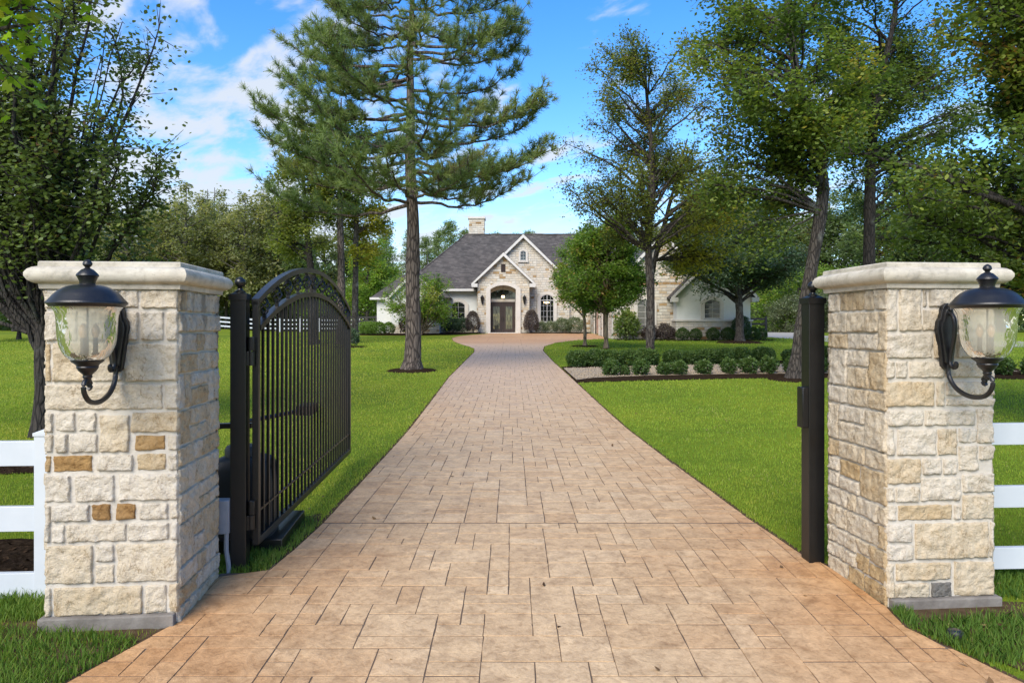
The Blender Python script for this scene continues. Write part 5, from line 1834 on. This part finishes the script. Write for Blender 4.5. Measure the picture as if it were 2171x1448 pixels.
T = deciduous(29, [(0, 0, 0, .10), (.0, 0, 1.0, .085), (.02, 0, 1.9, .08), (.05, 0, 3.2, .05), (0, 0, 5.4, .015)],
              [(-.1, 0, 3.0, 2.0, 1.8, 1.3, 2.6), (.05, 0, 4.2, 1.5, 1.4, 1.3, 1.6), (0, 0, 5.1, .8, .8, .75, .5)],
              84, 1.45, 24, 17, (.10, .17, .055, .085), spread=.10, twig_len=(.35, .8), rise=1.1, tone=(.46, .24), up=.7, droop=.2)
place('ornamental_tree', 'fuller of the two young trees by the drive, green crown coming to a point', 'tree', T, M['pale_bark'], M['myrtle'], 4.55, 34.0, group='young trees beside the drive', s=1.16)
mulch_ring(4.55, 34.0, .35, .04)
T = deciduous(30, [(0, 0, 0, .085), (.0, 0, 1.0, .075), (-.1, 0, 1.9, .065), (-.2, 0, 2.8, .04), (-.2, 0, 4.6, .015)],
              [(-.25, 0, 2.9, 1.75, 1.6, 1.0, 2.4), (-.2, 0, 3.9, 1.3, 1.2, 1.0, 1.3)],
              58, 1.4, 22, 16, (.10, .17, .05, .08), spread=.10, twig_len=(.35, .75), rise=1.0, tone=(.55, .24), up=.7, droop=.2)
place('ornamental_tree', 'smaller young tree in a mulch ring at the inside of the drive curve', 'tree', T, M['pale_bark'], M['myrtle'], 3.75, 36.2, group='young trees beside the drive', s=1.08)
mulch_ring(3.75, 36.2, .85, .05)

T = deciduous(31, [(0, 0, 0, .05), (.0, 0, .5, .045), (.1, 0, 1.5, .035), (0, 0, 3.4, .012)],
              [(-.1, 0, 2.5, 2.3, 1.7, 1.2, 2), (.1, 0, 1.5, 1.9, 1.5, .8, 1.1)], 50, .15, 15, 15, (.10, .18, .05, .085), spread=.09, twig_len=(.4, .9), rise=1.5, tone=(.5, .26), hang=.1)
for a in range(5):
    T.tube(bez(np.array([0, 0, 0.]), np.array([.3 * math.cos(a * 1.26), .3 * math.sin(a * 1.26), 1.0]), np.array([1.1 * math.cos(a * 1.26), .9 * math.sin(a * 1.26), 2.6]), 8), np.linspace(.035, .012, 8), 6)
place('crape_myrtle', 'bright loose multi stemmed crape myrtle in front of the small gable', 'tree', T, M['pale_bark'], M['lime'], -6.6, 51.3, s=1.26)

# ---- trees across the lawn on the left
T = deciduous(32, [(0, 0, 0, .22), (-.1, 0, 3, .19), (-.35, 0, 6, .15), (-.6, .1, 9, .09), (-.6, 0, 12, .03)],
              [(-.9, 0, 8.4, 2.3, 2.2, 2.6, 2.4), (-.3, 0, 10.6, 1.7, 1.7, 1.6, 1.2), (-.6, -.3, 5.6, 2.2, 2, 1.4, 1.2)], 54, 4.0, 20, 13, (.14, .24, .07, .12), spread=.16, rise=.4, hang=.45, gap=.4, tone=(.45, .24))
place('oak_tree', 'olive drooping tree with dark slanting trunk behind the arch of the iron gate', 'tree', T, M['dark_bark'], M['olive'], -10.7, 38.0)
T = deciduous(33, [(0, 0, 0, .23), (.0, 0, 4, .20), (-.08, 0, 8, .16), (-.05, .1, 11, .10), (0, 0, 13.5, .03)],
              [(.0, 0, 11.0, 2.1, 2.0, 2.4, 2.2), (-.2, 0, 8.6, 1.7, 1.7, 1.2, .8)], 36, 6.5, 20, 12, (.14, .24, .07, .12), spread=.15, rise=.4, hang=.3, gap=.4, tone=(.42, .22))
place('oak_tree', 'tall tree with straight brown trunk just past the free end of the iron gate', 'tree', T, M['pine_bark'], M['gum'], -9.35, 38.5)
T = deciduous(34, [(0, 0, 0, .19), (.05, 0, 4, .17), (.1, 0, 7, .13), (.3, .1, 10, .03)],
              [(.6, 0, 6.6, 1.9, 1.8, 1.8, 2), (.3, 0, 8.6, 1.6, 1.6, 1.4, 1)], 30, 4.4, 20, 12, (.14, .24, .07, .12), spread=.15, rise=.4, hang=.4, gap=.3, tone=(.6, .22))
place('elm_tree', 'pale grey trunked tree with yellow green leaves behind the big pine', 'tree', T, M['grey_bark'], M['yellow'], -8.95, 40.0)
T = deciduous(35, [(0, 0, 0, .16), (.05, 0, 3, .14), (.1, 0, 5.5, .1), (.0, .1, 8.4, .03)],
              [(.0, 0, 5.4, 3.2, 2.6, 2.2, 2), (.3, 0, 7.4, 2.2, 2.0, 1.4, 1), (-.4, 0, 3.2, 2.6, 2.2, 1.0, 1)], 44, 1.6, 20, 14, (.16, .28, .09, .14), spread=.2, rise=.5, hang=.3, tone=(.55, .24))
place('elm_tree', 'bright green spreading tree left of the house behind the black ranch fence', 'tree', T, M['grey_bark'], M['lime'], -13.2, 64.0)

# ---------------------------------------------------------------- woodland behind
kinds = []


def wood_tree(seed, H, wide, low, leafm, bark, name, label, hang=.3, tone=(.45, .22), n=40, big=1.0):
    T = deciduous(seed, [(0, 0, 0, .2), (.15, 0, H * .3, .17), (-.1, 0, H * .6, .12), (0, 0, H * .97, .03)],
                  [(0, 0, H * .62, wide, wide, H * .26, 2), (.2, 0, H * .82, wide * .72, wide * .72, H * .17, 1.1), (-.2, 0, low + H * .12, wide * .85, wide * .85, H * .12, .9)],
                  int(n * 1.4), low, 12, 12, (.26 * big, .46 * big, .13 * big, .24 * big), spread=.30, twig_len=(.7, 1.5), rise=.5, hang=hang, gap=.35, tone=tone, trunk_k=7, fill=.4)
    return T, bark, leafm, name, label


def conifer(seed, H, wide, leafm, bark, name, label):
    T = Tree(seed)
    rg = T.rg
    T.tube([(0, 0, 0), (0.1, 0, H * .5), (0, 0, H)], [.22, .14, .02], 7)
    A, B = [], []
    for k in range(100):
        z = H * (0.28 + 0.72 * k / 100)
        a = rg.uniform(0, 6.28)
        l = wide * (1.05 - .85 * ((z / H - .28) / .72) ** 1.2) * rg.uniform(.6, 1.1)
        A.append((0, 0, z))
        B.append((l * math.cos(a), l * math.sin(a), z + l * rg.uniform(-.05, .35)))
    A, B = np.array(A), np.array(B)
    T.sticks(A, B, .035, .01)
    k = np.repeat(np.arange(len(A)), 46)
    t = rg.uniform(.25, 1.02, len(k))[:, None]
    P = A[k] + (B - A)[k] * t + rg.normal(size=(len(k), 3)) * np.array([.28, .28, .16])
    T.leaves(P, (.35, .6), (.07, .13), .45 + .12 * rg.normal(size=len(k)) + .15 * (rg.random(len(A))[k] - .5), up=.2, droop=-.2, out=unit(B - A)[k], outw=.9)
    return T, bark, leafm, name, label


protos = dict(
    olive=wood_tree(51, 15.0, 3.8, 3.0, M['wood_a'], M['grey_bark'], 'woodland_tree', ''),
    green=wood_tree(52, 14.0, 4.2, 2.2, M['wood_b'], M['dark_bark'], 'woodland_tree', ''),
    tall=wood_tree(53, 17.0, 3.2, 5.0, M['wood_a'], M['grey_bark'], 'woodland_tree', '', hang=.5),
    bush=wood_tree(54, 6.5, 2.8, .3, M['lime'], M['grey_bark'], 'young_tree', '', hang=.3, tone=(.42, .25), n=36, big=.75),
    greyb=wood_tree(55, 5.0, 2.6, .2, M['grey'], M['grey_bark'], 'shrub_thicket', '', hang=.3, n=34, big=.7),
    fir=conifer(56, 15.5, 3.0, M['needle'], M['pine_bark'], 'woodland_pine', ''),
)
plan = [
    # kind, group/label, list of (px, d, scale)
    ('olive', 'woods behind the white ranch fence', 'olive green woodland tree beyond the white ranch fence', 'tree', [(270, 70, 1.02), (395, 70, 1.0), (455, 84, 1.2), (520, 70, .98), (590, 72, 1.1), (-260, 80, 1.1), (-60, 76, 1.05), (120, 84, 1.0), (350, 79, .99), (480, 74, .92), (560, 82, 1.06), (300, 92, 1.15), (690, 86, 1.02)]),
    ('green', 'woods behind the white ranch fence', 'darker green woodland tree beyond the white ranch fence', 'tree', [(-160, 84, 1.1), (30, 72, .95), (230, 76, .9), (410, 86, 1.03), (530, 78, .8), (610, 90, 1.1), (640, 72, .72), (760, 84, .95)]),
    ('tall', 'woods behind the white ranch fence', 'tall thin crowned woodland tree beyond the white ranch fence', 'tree', [(440, 80, .98), (360, 88, 1.02), (600, 76, .98), (180, 92, 1.1)]),
    ('fir', 'pines rising behind the house roof', 'dark green pine rising behind the house roof', 'pine tree', [(905, 84, .72), (955, 88, .86), (985, 92, .84), (870, 86, .8), (930, 96, .9), (1055, 104, .93), (1092, 108, .94), (1125, 105, .94), (1210, 100, .9), (820, 90, .85)]),
    ('olive', 'woods behind the garage wing', 'olive green woodland tree behind the garage wing', 'tree', [(1330, 92, .95), (1440, 80, 1.05), (1660, 84, 1.15), (1540, 88, 1.2)]),
    ('green', 'woods behind the garage wing', 'dark green woodland tree behind the garage wing', 'tree', [(1390, 84, .92), (1500, 76, 1.15), (1600, 78, 1.15), (1560, 92, 1.3), (1700, 82, 1.0), (1275, 96, .85)]),
    ('green', 'woods beyond the pale path', 'dark green woodland tree beyond the pale path', 'tree', [(1790, 74, 1.1), (1860, 66, 1.05), (1950, 70, 1.15), (2040, 62, 1.05), (2120, 66, 1.1), (2210, 60, 1.1), (2320, 66, 1.1)]),
    ('olive', 'woods beyond the pale path', 'olive green woodland tree beyond the pale path', 'tree', [(1760, 80, 1.1), (1900, 78, 1.1), (2000, 80, 1.2), (2090, 76, 1.1), (2260, 74, 1.1)]),
    ('bush', 'young trees along the pale path', 'light green young tree at the edge of the pale path', 'tree', [(1640, 64, .95), (1695, 60, .85), (1735, 66, 1.0), (1615, 72, .9), (1800, 58, .85)]),
    ('greyb', 'thickets along the pale path', 'grey green thicket at the edge of the pale path', 'shrub', [(1665, 60, .62), (1715, 58, .7), (1755, 57, .7), (1625, 70, .6), (1690, 66, .8)]),
    ('bush', 'young trees left of the house', 'light green young tree left of the house', 'tree', [(775, 70, .95), (835, 74, .9), (715, 72, .8), (660, 70, .7)]),
    ('green', 'dark trees behind the pear tree', 'dark tree standing beyond the pear tree', 'tree', [(40, 44, .62), (-60, 40, .66), (120, 48, .6)]),
]
first = {}
for kind, grp, lab, cat, spots in plan:
    for (px, d, s) in spots:
        T, bark, lm, nm, _ = protos[kind]
        X = (px - 1085.5) / 1491 * d
        rz = rng.uniform(0, 6.28)
        if kind not in first:
            first[kind] = place(nm, lab, cat, T, bark, lm, X, d, grp, rz, s)
        else:
            copy_tree(first[kind], X, d, rz, s * rng.uniform(.96, 1.03), lab, group=grp)['category'] = cat

# far understorey: one mass nobody could count
rg = np.random.default_rng(5)
n = 90000
X = rg.uniform(-150, 150, n)
Y = 100 + rg.uniform(0, 14, n) + np.abs(X) * -.12
Z = gz(X, Y) + 13.0 * rg.random(n) ** 1.2 * (0.75 + .25 * np.sin(X * .35) * np.sin(X * .13 + 1))
P = np.stack([X, Y, Z], -1)
V, F = leaf_cards(P, (.6, 1.2), (.35, .7), rg, up=.2)
tag(link('far_woodland', mesh_arrays('far_woodland', V, F, np.clip(.4 + .2 * rg.normal(size=n) + .2 * np.sin(X * .7), 0, 1)), M['wood_b']), kind='stuff')


# ---------------------------------------------------------------- shrubs
def shrub_mesh(seed, rx, rz, n, leaf, clip=1.0, rough=.10, stem=True, egg=0.0, boxy=0.0):
    T = Tree(seed)
    rg = T.rg
    d = unit(rg.normal(size=(n, 3)))
    d[:, 2] = np.where(d[:, 2] < -.75, -d[:, 2], d[:, 2])
    if boxy:
        d = d / (np.abs(d) ** (2 + boxy * 4)).sum(1, keepdims=True) ** (1 / (2 + boxy * 4))
    nz = vnoise(d, 2.3, seed) * rough * 1.6 + vnoise(d, 5.5, seed + 9) * rough
    r = (1 + nz) * (1 - clip * .35 * rg.random(n) ** 2.2)
    sc = np.array([rx, rx, rz])
    P = d * r[:, None] * sc
    if egg:
        k = 1 - egg * (P[:, 2] / rz)
        P[:, 0] *= k
        P[:, 1] *= k
    P[:, 2] += rz
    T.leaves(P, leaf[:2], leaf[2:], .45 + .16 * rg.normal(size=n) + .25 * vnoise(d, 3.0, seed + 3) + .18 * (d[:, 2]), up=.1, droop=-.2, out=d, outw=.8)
    if stem:
        A = np.zeros((14, 3))
        A[:, :2] = rg.normal(size=(14, 2)) * .04
        B = unit(rg.normal(size=(14, 3)) + np.array([0, 0, 1.3])) * np.array([rx, rx, rz * 1.4]) * .85
        B[:, 2] = np.abs(B[:, 2])
        T.sticks(A, B, .012, .004)
    return T


def shrub(name, label, x, y, T, leafm, s=1.0, sz=None, group=None, rz=None):
    root = thing(name, label, 'shrub', (x, y, g(x, y)), rng.uniform(0, 6) if rz is None else rz, group)
    root.scale = (s, s, sz or s)
    link('foliage', T if isinstance(T, bpy.types.Mesh) else T.leaf_mesh('foliage'), leafm if not isinstance(T, bpy.types.Mesh) else None, root)
    if not isinstance(T, bpy.types.Mesh) and T.wv:
        link('stems', T.wood_mesh('stems'), M['oak_bark'], root)
    return root


def shrub_copy(src, label, x, y, s, sz=None):
    r = copy_tree(src, x, y, rng.uniform(0, 6), s, label, dz=0.0, sz=sz)
    return r


ORD = ['first', 'second', 'third', 'fourth', 'fifth', 'sixth', 'seventh', 'eighth', 'ninth', 'tenth', 'eleventh', 'twelfth', 'thirteenth', 'fourteenth', 'fifteenth', 'sixteenth', 'seventeenth', 'eighteenth']
# back hedge
spots = [(2.25, 23.6), (2.85, 23.7), (3.42, 23.85), (4.0, 24.0), (4.62, 24.15), (5.62, 24.4), (6.22, 24.55), (6.85, 24.7), (7.45, 24.8), (8.1, 24.95), (9.0, 25.2), (10.1, 25.3), (11.3, 25.4)]
src = None
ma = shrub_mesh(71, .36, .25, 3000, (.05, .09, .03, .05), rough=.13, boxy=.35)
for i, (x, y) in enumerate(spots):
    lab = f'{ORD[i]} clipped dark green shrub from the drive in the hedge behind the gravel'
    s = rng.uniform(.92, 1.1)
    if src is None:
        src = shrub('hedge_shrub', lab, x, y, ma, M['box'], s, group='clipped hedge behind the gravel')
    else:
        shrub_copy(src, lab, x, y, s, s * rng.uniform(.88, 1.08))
# front row
spots = [(2.83, 20.1, 1.0), (3.25, 20.2, .62), (3.72, 20.3, 1.02), (4.42, 20.45, .86), (4.85, 20.5, 1.0), (5.62, 20.65, .98), (6.42, 20.8, .98), (7.02, 20.85, 1.04), (7.62, 20.9, 1.05), (8.35, 20.95, 1.05), (9.2, 21.0, 1.05), (10.1, 21, 1.05), (11.0, 21, 1.1), (11.8, 20.8, 1.1), (12.7, 20.7, 1.15), (13.5, 20.6, 1.15), (14.3, 20.5, 1.15), (15.1, 20.4, 1.15)]
src = None
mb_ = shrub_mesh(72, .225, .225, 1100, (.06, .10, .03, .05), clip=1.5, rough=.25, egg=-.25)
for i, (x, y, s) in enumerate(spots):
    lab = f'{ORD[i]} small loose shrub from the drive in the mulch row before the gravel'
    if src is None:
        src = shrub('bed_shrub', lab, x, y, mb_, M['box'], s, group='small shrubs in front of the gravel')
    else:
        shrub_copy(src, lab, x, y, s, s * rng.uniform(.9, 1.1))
# egg shaped purple shrubs by the door
mc = shrub_mesh(73, .58, .92, 5000, (.06, .10, .03, .05), rough=.04, egg=.14)
e1 = shrub('egg_shrub', 'dark purple egg shaped clipped shrub left of the front doors', -3.05, 54.75, mc, M['purple'], .95, group='egg shaped shrubs beside the entry')
shrub_copy(e1, 'dark purple egg shaped clipped shrub right of the front doors', 1.5, 54.9, 1.0)
# rounded shrubs along the house wall
md = shrub_mesh(74, .75, .58, 3200, (.07, .12, .035, .06), rough=.16)
s1 = shrub('wall_shrub', 'dark rounded shrub against the house wall, nearest the egg shrub left of the doors', -3.95, 56.3, md, M['oakleaf'], 1.0, group='rounded shrubs left of the entry')
for lab, x, y, s in (('dark rounded shrub below the arched window in the stucco wall', -4.75, 56.4, 1.05), ('dark rounded shrub right beside the crape myrtle under the stucco wall', -5.5, 56.3, .98)):
    shrub_copy(s1, lab, x, y, s)
s2 = shrub('wall_shrub', 'small grey green shrub right beside the egg shrub under the tall window', 2.3, 55.9, md.leaf_mesh('foliage'), None, .75, group='rounded shrubs right of the entry')
s2.children[0].data.materials.append(M['grey'])
for lab, x, y, s in (('grey green rounded shrub below the tall arched window with the chandelier', 3.05, 55.7, .78), ('grey green rounded shrub just past the tall arched window', 4.0, 55.9, .98), ('larger grey green shrub nearest the garage doors', 4.95, 55.8, 1.05)):
    shrub_copy(s2, lab, x, y, s)
# boxwood balls
me_ = shrub_mesh(75, .40, .38, 2200, (.05, .08, .03, .05), rough=.06)
b1 = None
for i, x in enumerate((10.35, 11.15, 12.2, 13.1)):
    lab = f'{ORD[i]} boxwood ball from the stone gable at the foot of the stucco bay'
    if b1 is None:
        b1 = shrub('boxwood_ball', lab, x, 42.7, me_, M['box'], 1.0, group='boxwood balls along the garage wing')
    else:
        shrub_copy(b1, lab, x, 42.7, rng.uniform(.93, 1.06))
for lab, x, y, s in (('boxwood ball half hidden behind the live oak trunk', 14.0, 42.8, 1.05), ('boxwood ball right beside the live oak trunk', 14.75, 43.0, 1.05), ('boxwood ball at the outer corner of the stucco bay', 15.35, 43.4, .95)):
    shrub_copy(b1, lab, x, y, s)
mf = shrub_mesh(76, .6, .78, 3200, (.07, .12, .04, .06), rough=.08)
shrub('dark_shrub', 'tall rounded dark shrub against the stucco bay beside the live oak', 13.95, 43.1 - .3, mf, M['oakleaf'], .95)
mg = shrub_mesh(77, .72, .86, 1500, (.16, .26, .07, .11), clip=1.3, rough=.25)
shrub('magnolia_shrub', 'upright dark large leaved shrub by the shuttered window of the garage wing', 7.15, 43.6, mg, M['ivy'], 1.0)
mh = shrub_mesh(78, .5, .42, 1800, (.08, .13, .04, .06), rough=.22)
q = shrub('low_shrub', 'low dark shrub under the shuttered window of the garage wing', 8.6, 43.8, mh, M['purple'], 1.0, group='low dark shrubs by the garage wing')
shrub_copy(q, 'low dark shrub at the corner of stone gable and stucco bay', 9.55, 43.7, 1.1)
r_ = shrub_copy(q, 'dark reddish shrub at the foot of the crape myrtle', -7.4, 51.8, 1.7)
r_['group'] = 'shrubs beside the small gable'
# bright balls left of the house
b2 = None
for lab, x, y, s in (('bright boxwood ball farthest from the house in the left corner bed', -10.9, 52.2, 1.05), ('bright boxwood ball second from the outer end of the left corner bed', -10.4, 51.7, 1.05), ('larger bright boxwood ball in the middle of the left corner bed', -9.75, 51.6, 1.25), ('bright boxwood ball closest to the crape myrtle', -9.2, 52.4, 1.2)):
    if b2 is None:
        b2 = shrub('boxwood_ball', lab, x, y, me_.leaf_mesh('foliage'), None, s, group='boxwood balls left of the house')
        b2.children[0].data.materials.append(M['boxlime'])
    else:
        shrub_copy(b2, lab, x, y, s)
mi = shrub_mesh(79, .95, .3, 2600, (.06, .1, .035, .055), rough=.06, boxy=.5)
shrub('flat_hedge', 'flat topped bright hedge behind the boxwood balls at the house corner', -10.9, 53.6, mi, M['boxlime'], .8, 1.5)
r_ = shrub('round_shrub', 'lone dark round shrub in mulch at the free end of the iron gate', -8.25, 35.6, me_.leaf_mesh('foliage'), None, 1.25)
r_.children[0].data.materials.append(M['oakleaf'])
mulch_ring(-8.2, 35.5, .95, .05)


# ================================================================== GRASS
def inside(poly, X, Y):
    c = np.zeros(len(X), bool)
    n = len(poly)
    for i in range(n):
        (x1, y1), (x2, y2) = poly[i], poly[(i + 1) % n]
        m = ((y1 > Y) != (y2 > Y)) & (X < (x2 - x1) * (Y - y1) / (y2 - y1 + 1e-12) + x1)
        c ^= m
    return c


def grass(name, n, y0, y1, seed, mat, hgt, wid, tall=None, xr=0.78, mask=None, tone=.45, lean=.45):
    rg = np.random.default_rng(seed)
    Y = y0 * (y1 / y0) ** rg.random(n)
    X = rg.uniform(-1, 1, n) * Y * xr
    k = ((X < xL(Y) - .015) | (X > xR(Y) + .015)) & ~inside(bed_out, X, Y) & ~inside([(-14, 4.6), (-2.75, 4.75), (-2.75, 5.4), (-14, 5.75)], X, Y) & ~(((X + 6.6) / 1.5) ** 2 + ((Y - 8.4) / .55) ** 2 < 1)
    k &= ~((np.hypot(X + 3.14, Y - 22) < .8) | (np.hypot(X - 7.72, Y - 19.2) < .7) | (np.hypot(X + 2.0, Y - 4.4) < .0))
    for (cx, cy, w_) in ((-2.25, 4.38, .43), (2.59, 4.64, .40)):
        k &= ~((np.abs(X - cx) < w_) & (np.abs(Y - cy) < w_))
    if mask is not None:
        k &= mask(X, Y, rg)
    else:
        thin = ((Y < 4.35) & (X < -1.8)) | ((Y < 4.5) & (X > 2.0))
        k &= ~(thin & (rg.random(len(X)) < .55 + .6 * np.sin(X * 5.1 + 1) * np.sin(Y * 6.3)))
    X, Y = X[k], Y[k]
    n = len(X)
    nz = np.array([mnoise.noise(Vector((a * .35, b * .35, 3))) for a, b in zip(X, Y)])
    nf = np.array([mnoise.noise(Vector((a * 2.6, b * 2.6, 9))) for a, b in zip(X, Y)])
    h = hgt(Y) * rg.uniform(.55, 1.25, n) * (1 + .35 * nf)
    w_ = wid(Y)
    a = rg.uniform(0, 6.28, n)
    d = np.stack([np.cos(a), np.sin(a), np.zeros(n)], -1)
    b = rg.uniform(0, 6.28, n)
    ln = np.stack([np.cos(b), np.sin(b), np.zeros(n)], -1) * (rg.random(n) * lean)[:, None]
    B = np.stack([X, Y, gz(X, Y) - .003], -1)
    up = np.array([0, 0, 1.])
    tip = B + (up + ln) * h[:, None]
    mid = B + (up * .55 + ln * .35) * h[:, None]
    V = np.stack([B - d * w_[:, None] / 2, B + d * w_[:, None] / 2, mid + d * w_[:, None] * .42, tip, mid - d * w_[:, None] * .42], 1).reshape(-1, 3)
    F = np.arange(n * 5).reshape(n, 5)
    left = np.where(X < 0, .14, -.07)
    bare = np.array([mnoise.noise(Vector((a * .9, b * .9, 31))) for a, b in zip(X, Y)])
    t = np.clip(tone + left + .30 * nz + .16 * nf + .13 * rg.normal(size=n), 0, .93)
    t = np.where(rg.random(n) < .02 + .35 * np.clip(bare - .38, 0, 1), .97, t)
    return tag(link(name, mesh_arrays(name, V, F, t), mat), kind='stuff')


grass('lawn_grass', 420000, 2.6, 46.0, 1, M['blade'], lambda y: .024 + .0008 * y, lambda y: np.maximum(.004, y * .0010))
# rough unmown grass and weeds at the feet of pillars, posts and fences


def rough(X, Y, rg):
    m = np.zeros(len(X), bool)
    for cx, cy, rx, ry, p in ((-3.0, 3.55, 1.3, .42, .3), (-1.86, 5.0, .22, .2, .9), (-1.75, 5.6, .14, .5, .5), (3.0, 3.85, .9, .3, .35), (-4.5, 4.3, 2.2, .35, .5), (2.3, 4.15, .08, .12, .6), (4.2, 4.6, 1.5, .3, .4)):
        m |= (((X - cx) / rx) ** 2 + ((Y - cy) / ry) ** 2 < 1) & (rg.random(len(X)) < p)
    return m


grass('rough_grass', 300000, 2.9, 6.4, 2, M['weed'], lambda y: .065 + 0 * y, lambda y: .006 + 0 * y, mask=rough, tone=.45, lean=.8)

# loose pebbles on the gravel
rg = np.random.default_rng(9)
n = 9000
X = rg.uniform(1.7, 15, n)
Y = rg.uniform(18.6, 24.3, n)
k = inside([(1.76, 19.0), (2.3, 19.6), (3.8, 20.15), (6.3, 20.65), (8.6, 20.85), (12, 21.1), (15, 21.5), (15, 23), (11, 24.1), (7.8, 24.2), (5.2, 23.6), (3.2, 22.85), (1.7, 22.6)], X, Y)
X, Y = X[k], Y[k]
n = len(X)
O = np.array([(1, 0, 0), (0, 1, 0), (-1, 0, 0), (0, -1, 0), (0, 0, 1), (0, 0, -1)], float)
s = rg.uniform(.018, .042, n)
V = np.stack([X, Y, gz(X, Y) + .05], -1)[:, None] + O[None] * s[:, None, None] * rg.uniform(.6, 1.3, (n, 6, 1)) * np.array([1, 1, .6])
TRI = np.array([(0, 1, 4), (1, 2, 4), (2, 3, 4), (3, 0, 4), (1, 0, 5), (2, 1, 5), (3, 2, 5), (0, 3, 5)])
F = (TRI[None] + (np.arange(n) * 6)[:, None, None]).reshape(-1, 3)
tag(link('pebbles', mesh_arrays('pebbles', V.reshape(-1, 3), F, smooth=True), M['gravel']), kind='stuff')


# bark chips on the mulch behind the left fence, and dead leaves dropped on drive and lawn
n = 5000
X = rg.uniform(-8.5, -2.8, n)
Y = rg.uniform(4.5, 9.1, n)
k = inside([(-14, 4.55), (-2.75, 4.65), (-2.75, 5.4), (-14, 5.75)], X, Y) | (((X + 6.6) / 1.4) ** 2 + ((Y - 8.4) / .5) ** 2 < 1)
P = np.stack([X[k], Y[k], gz(X[k], Y[k]) + .035], -1)
V, F = leaf_cards(P, (.03, .08), (.012, .028), rg, up=1.2, droop=0)
tag(link('mulch_chips', mesh_arrays('mulch_chips', V, F, rg.random(len(F))), M['chips']), kind='stuff')
n = 420
Y = 2.9 * (40 / 2.9) ** rg.random(n)
X = rg.uniform(-.7, .7, n) * Y
on = (X > xL(Y)) & (X < xR(Y))
k = (~on) | (rg.random(n) < .12)
X, Y, on = X[k], Y[k], on[k]
P = np.stack([X, Y, gz(X, Y) + np.where(on, .018, .035)], -1)
V, F = leaf_cards(P, (.03, .065), (.018, .035), rg, up=2.5, droop=0, shape=LEAF)
tag(link('leaf_litter', mesh_arrays('leaf_litter', V, F, rg.random(len(F))), M['deadleaf']), kind='stuff')
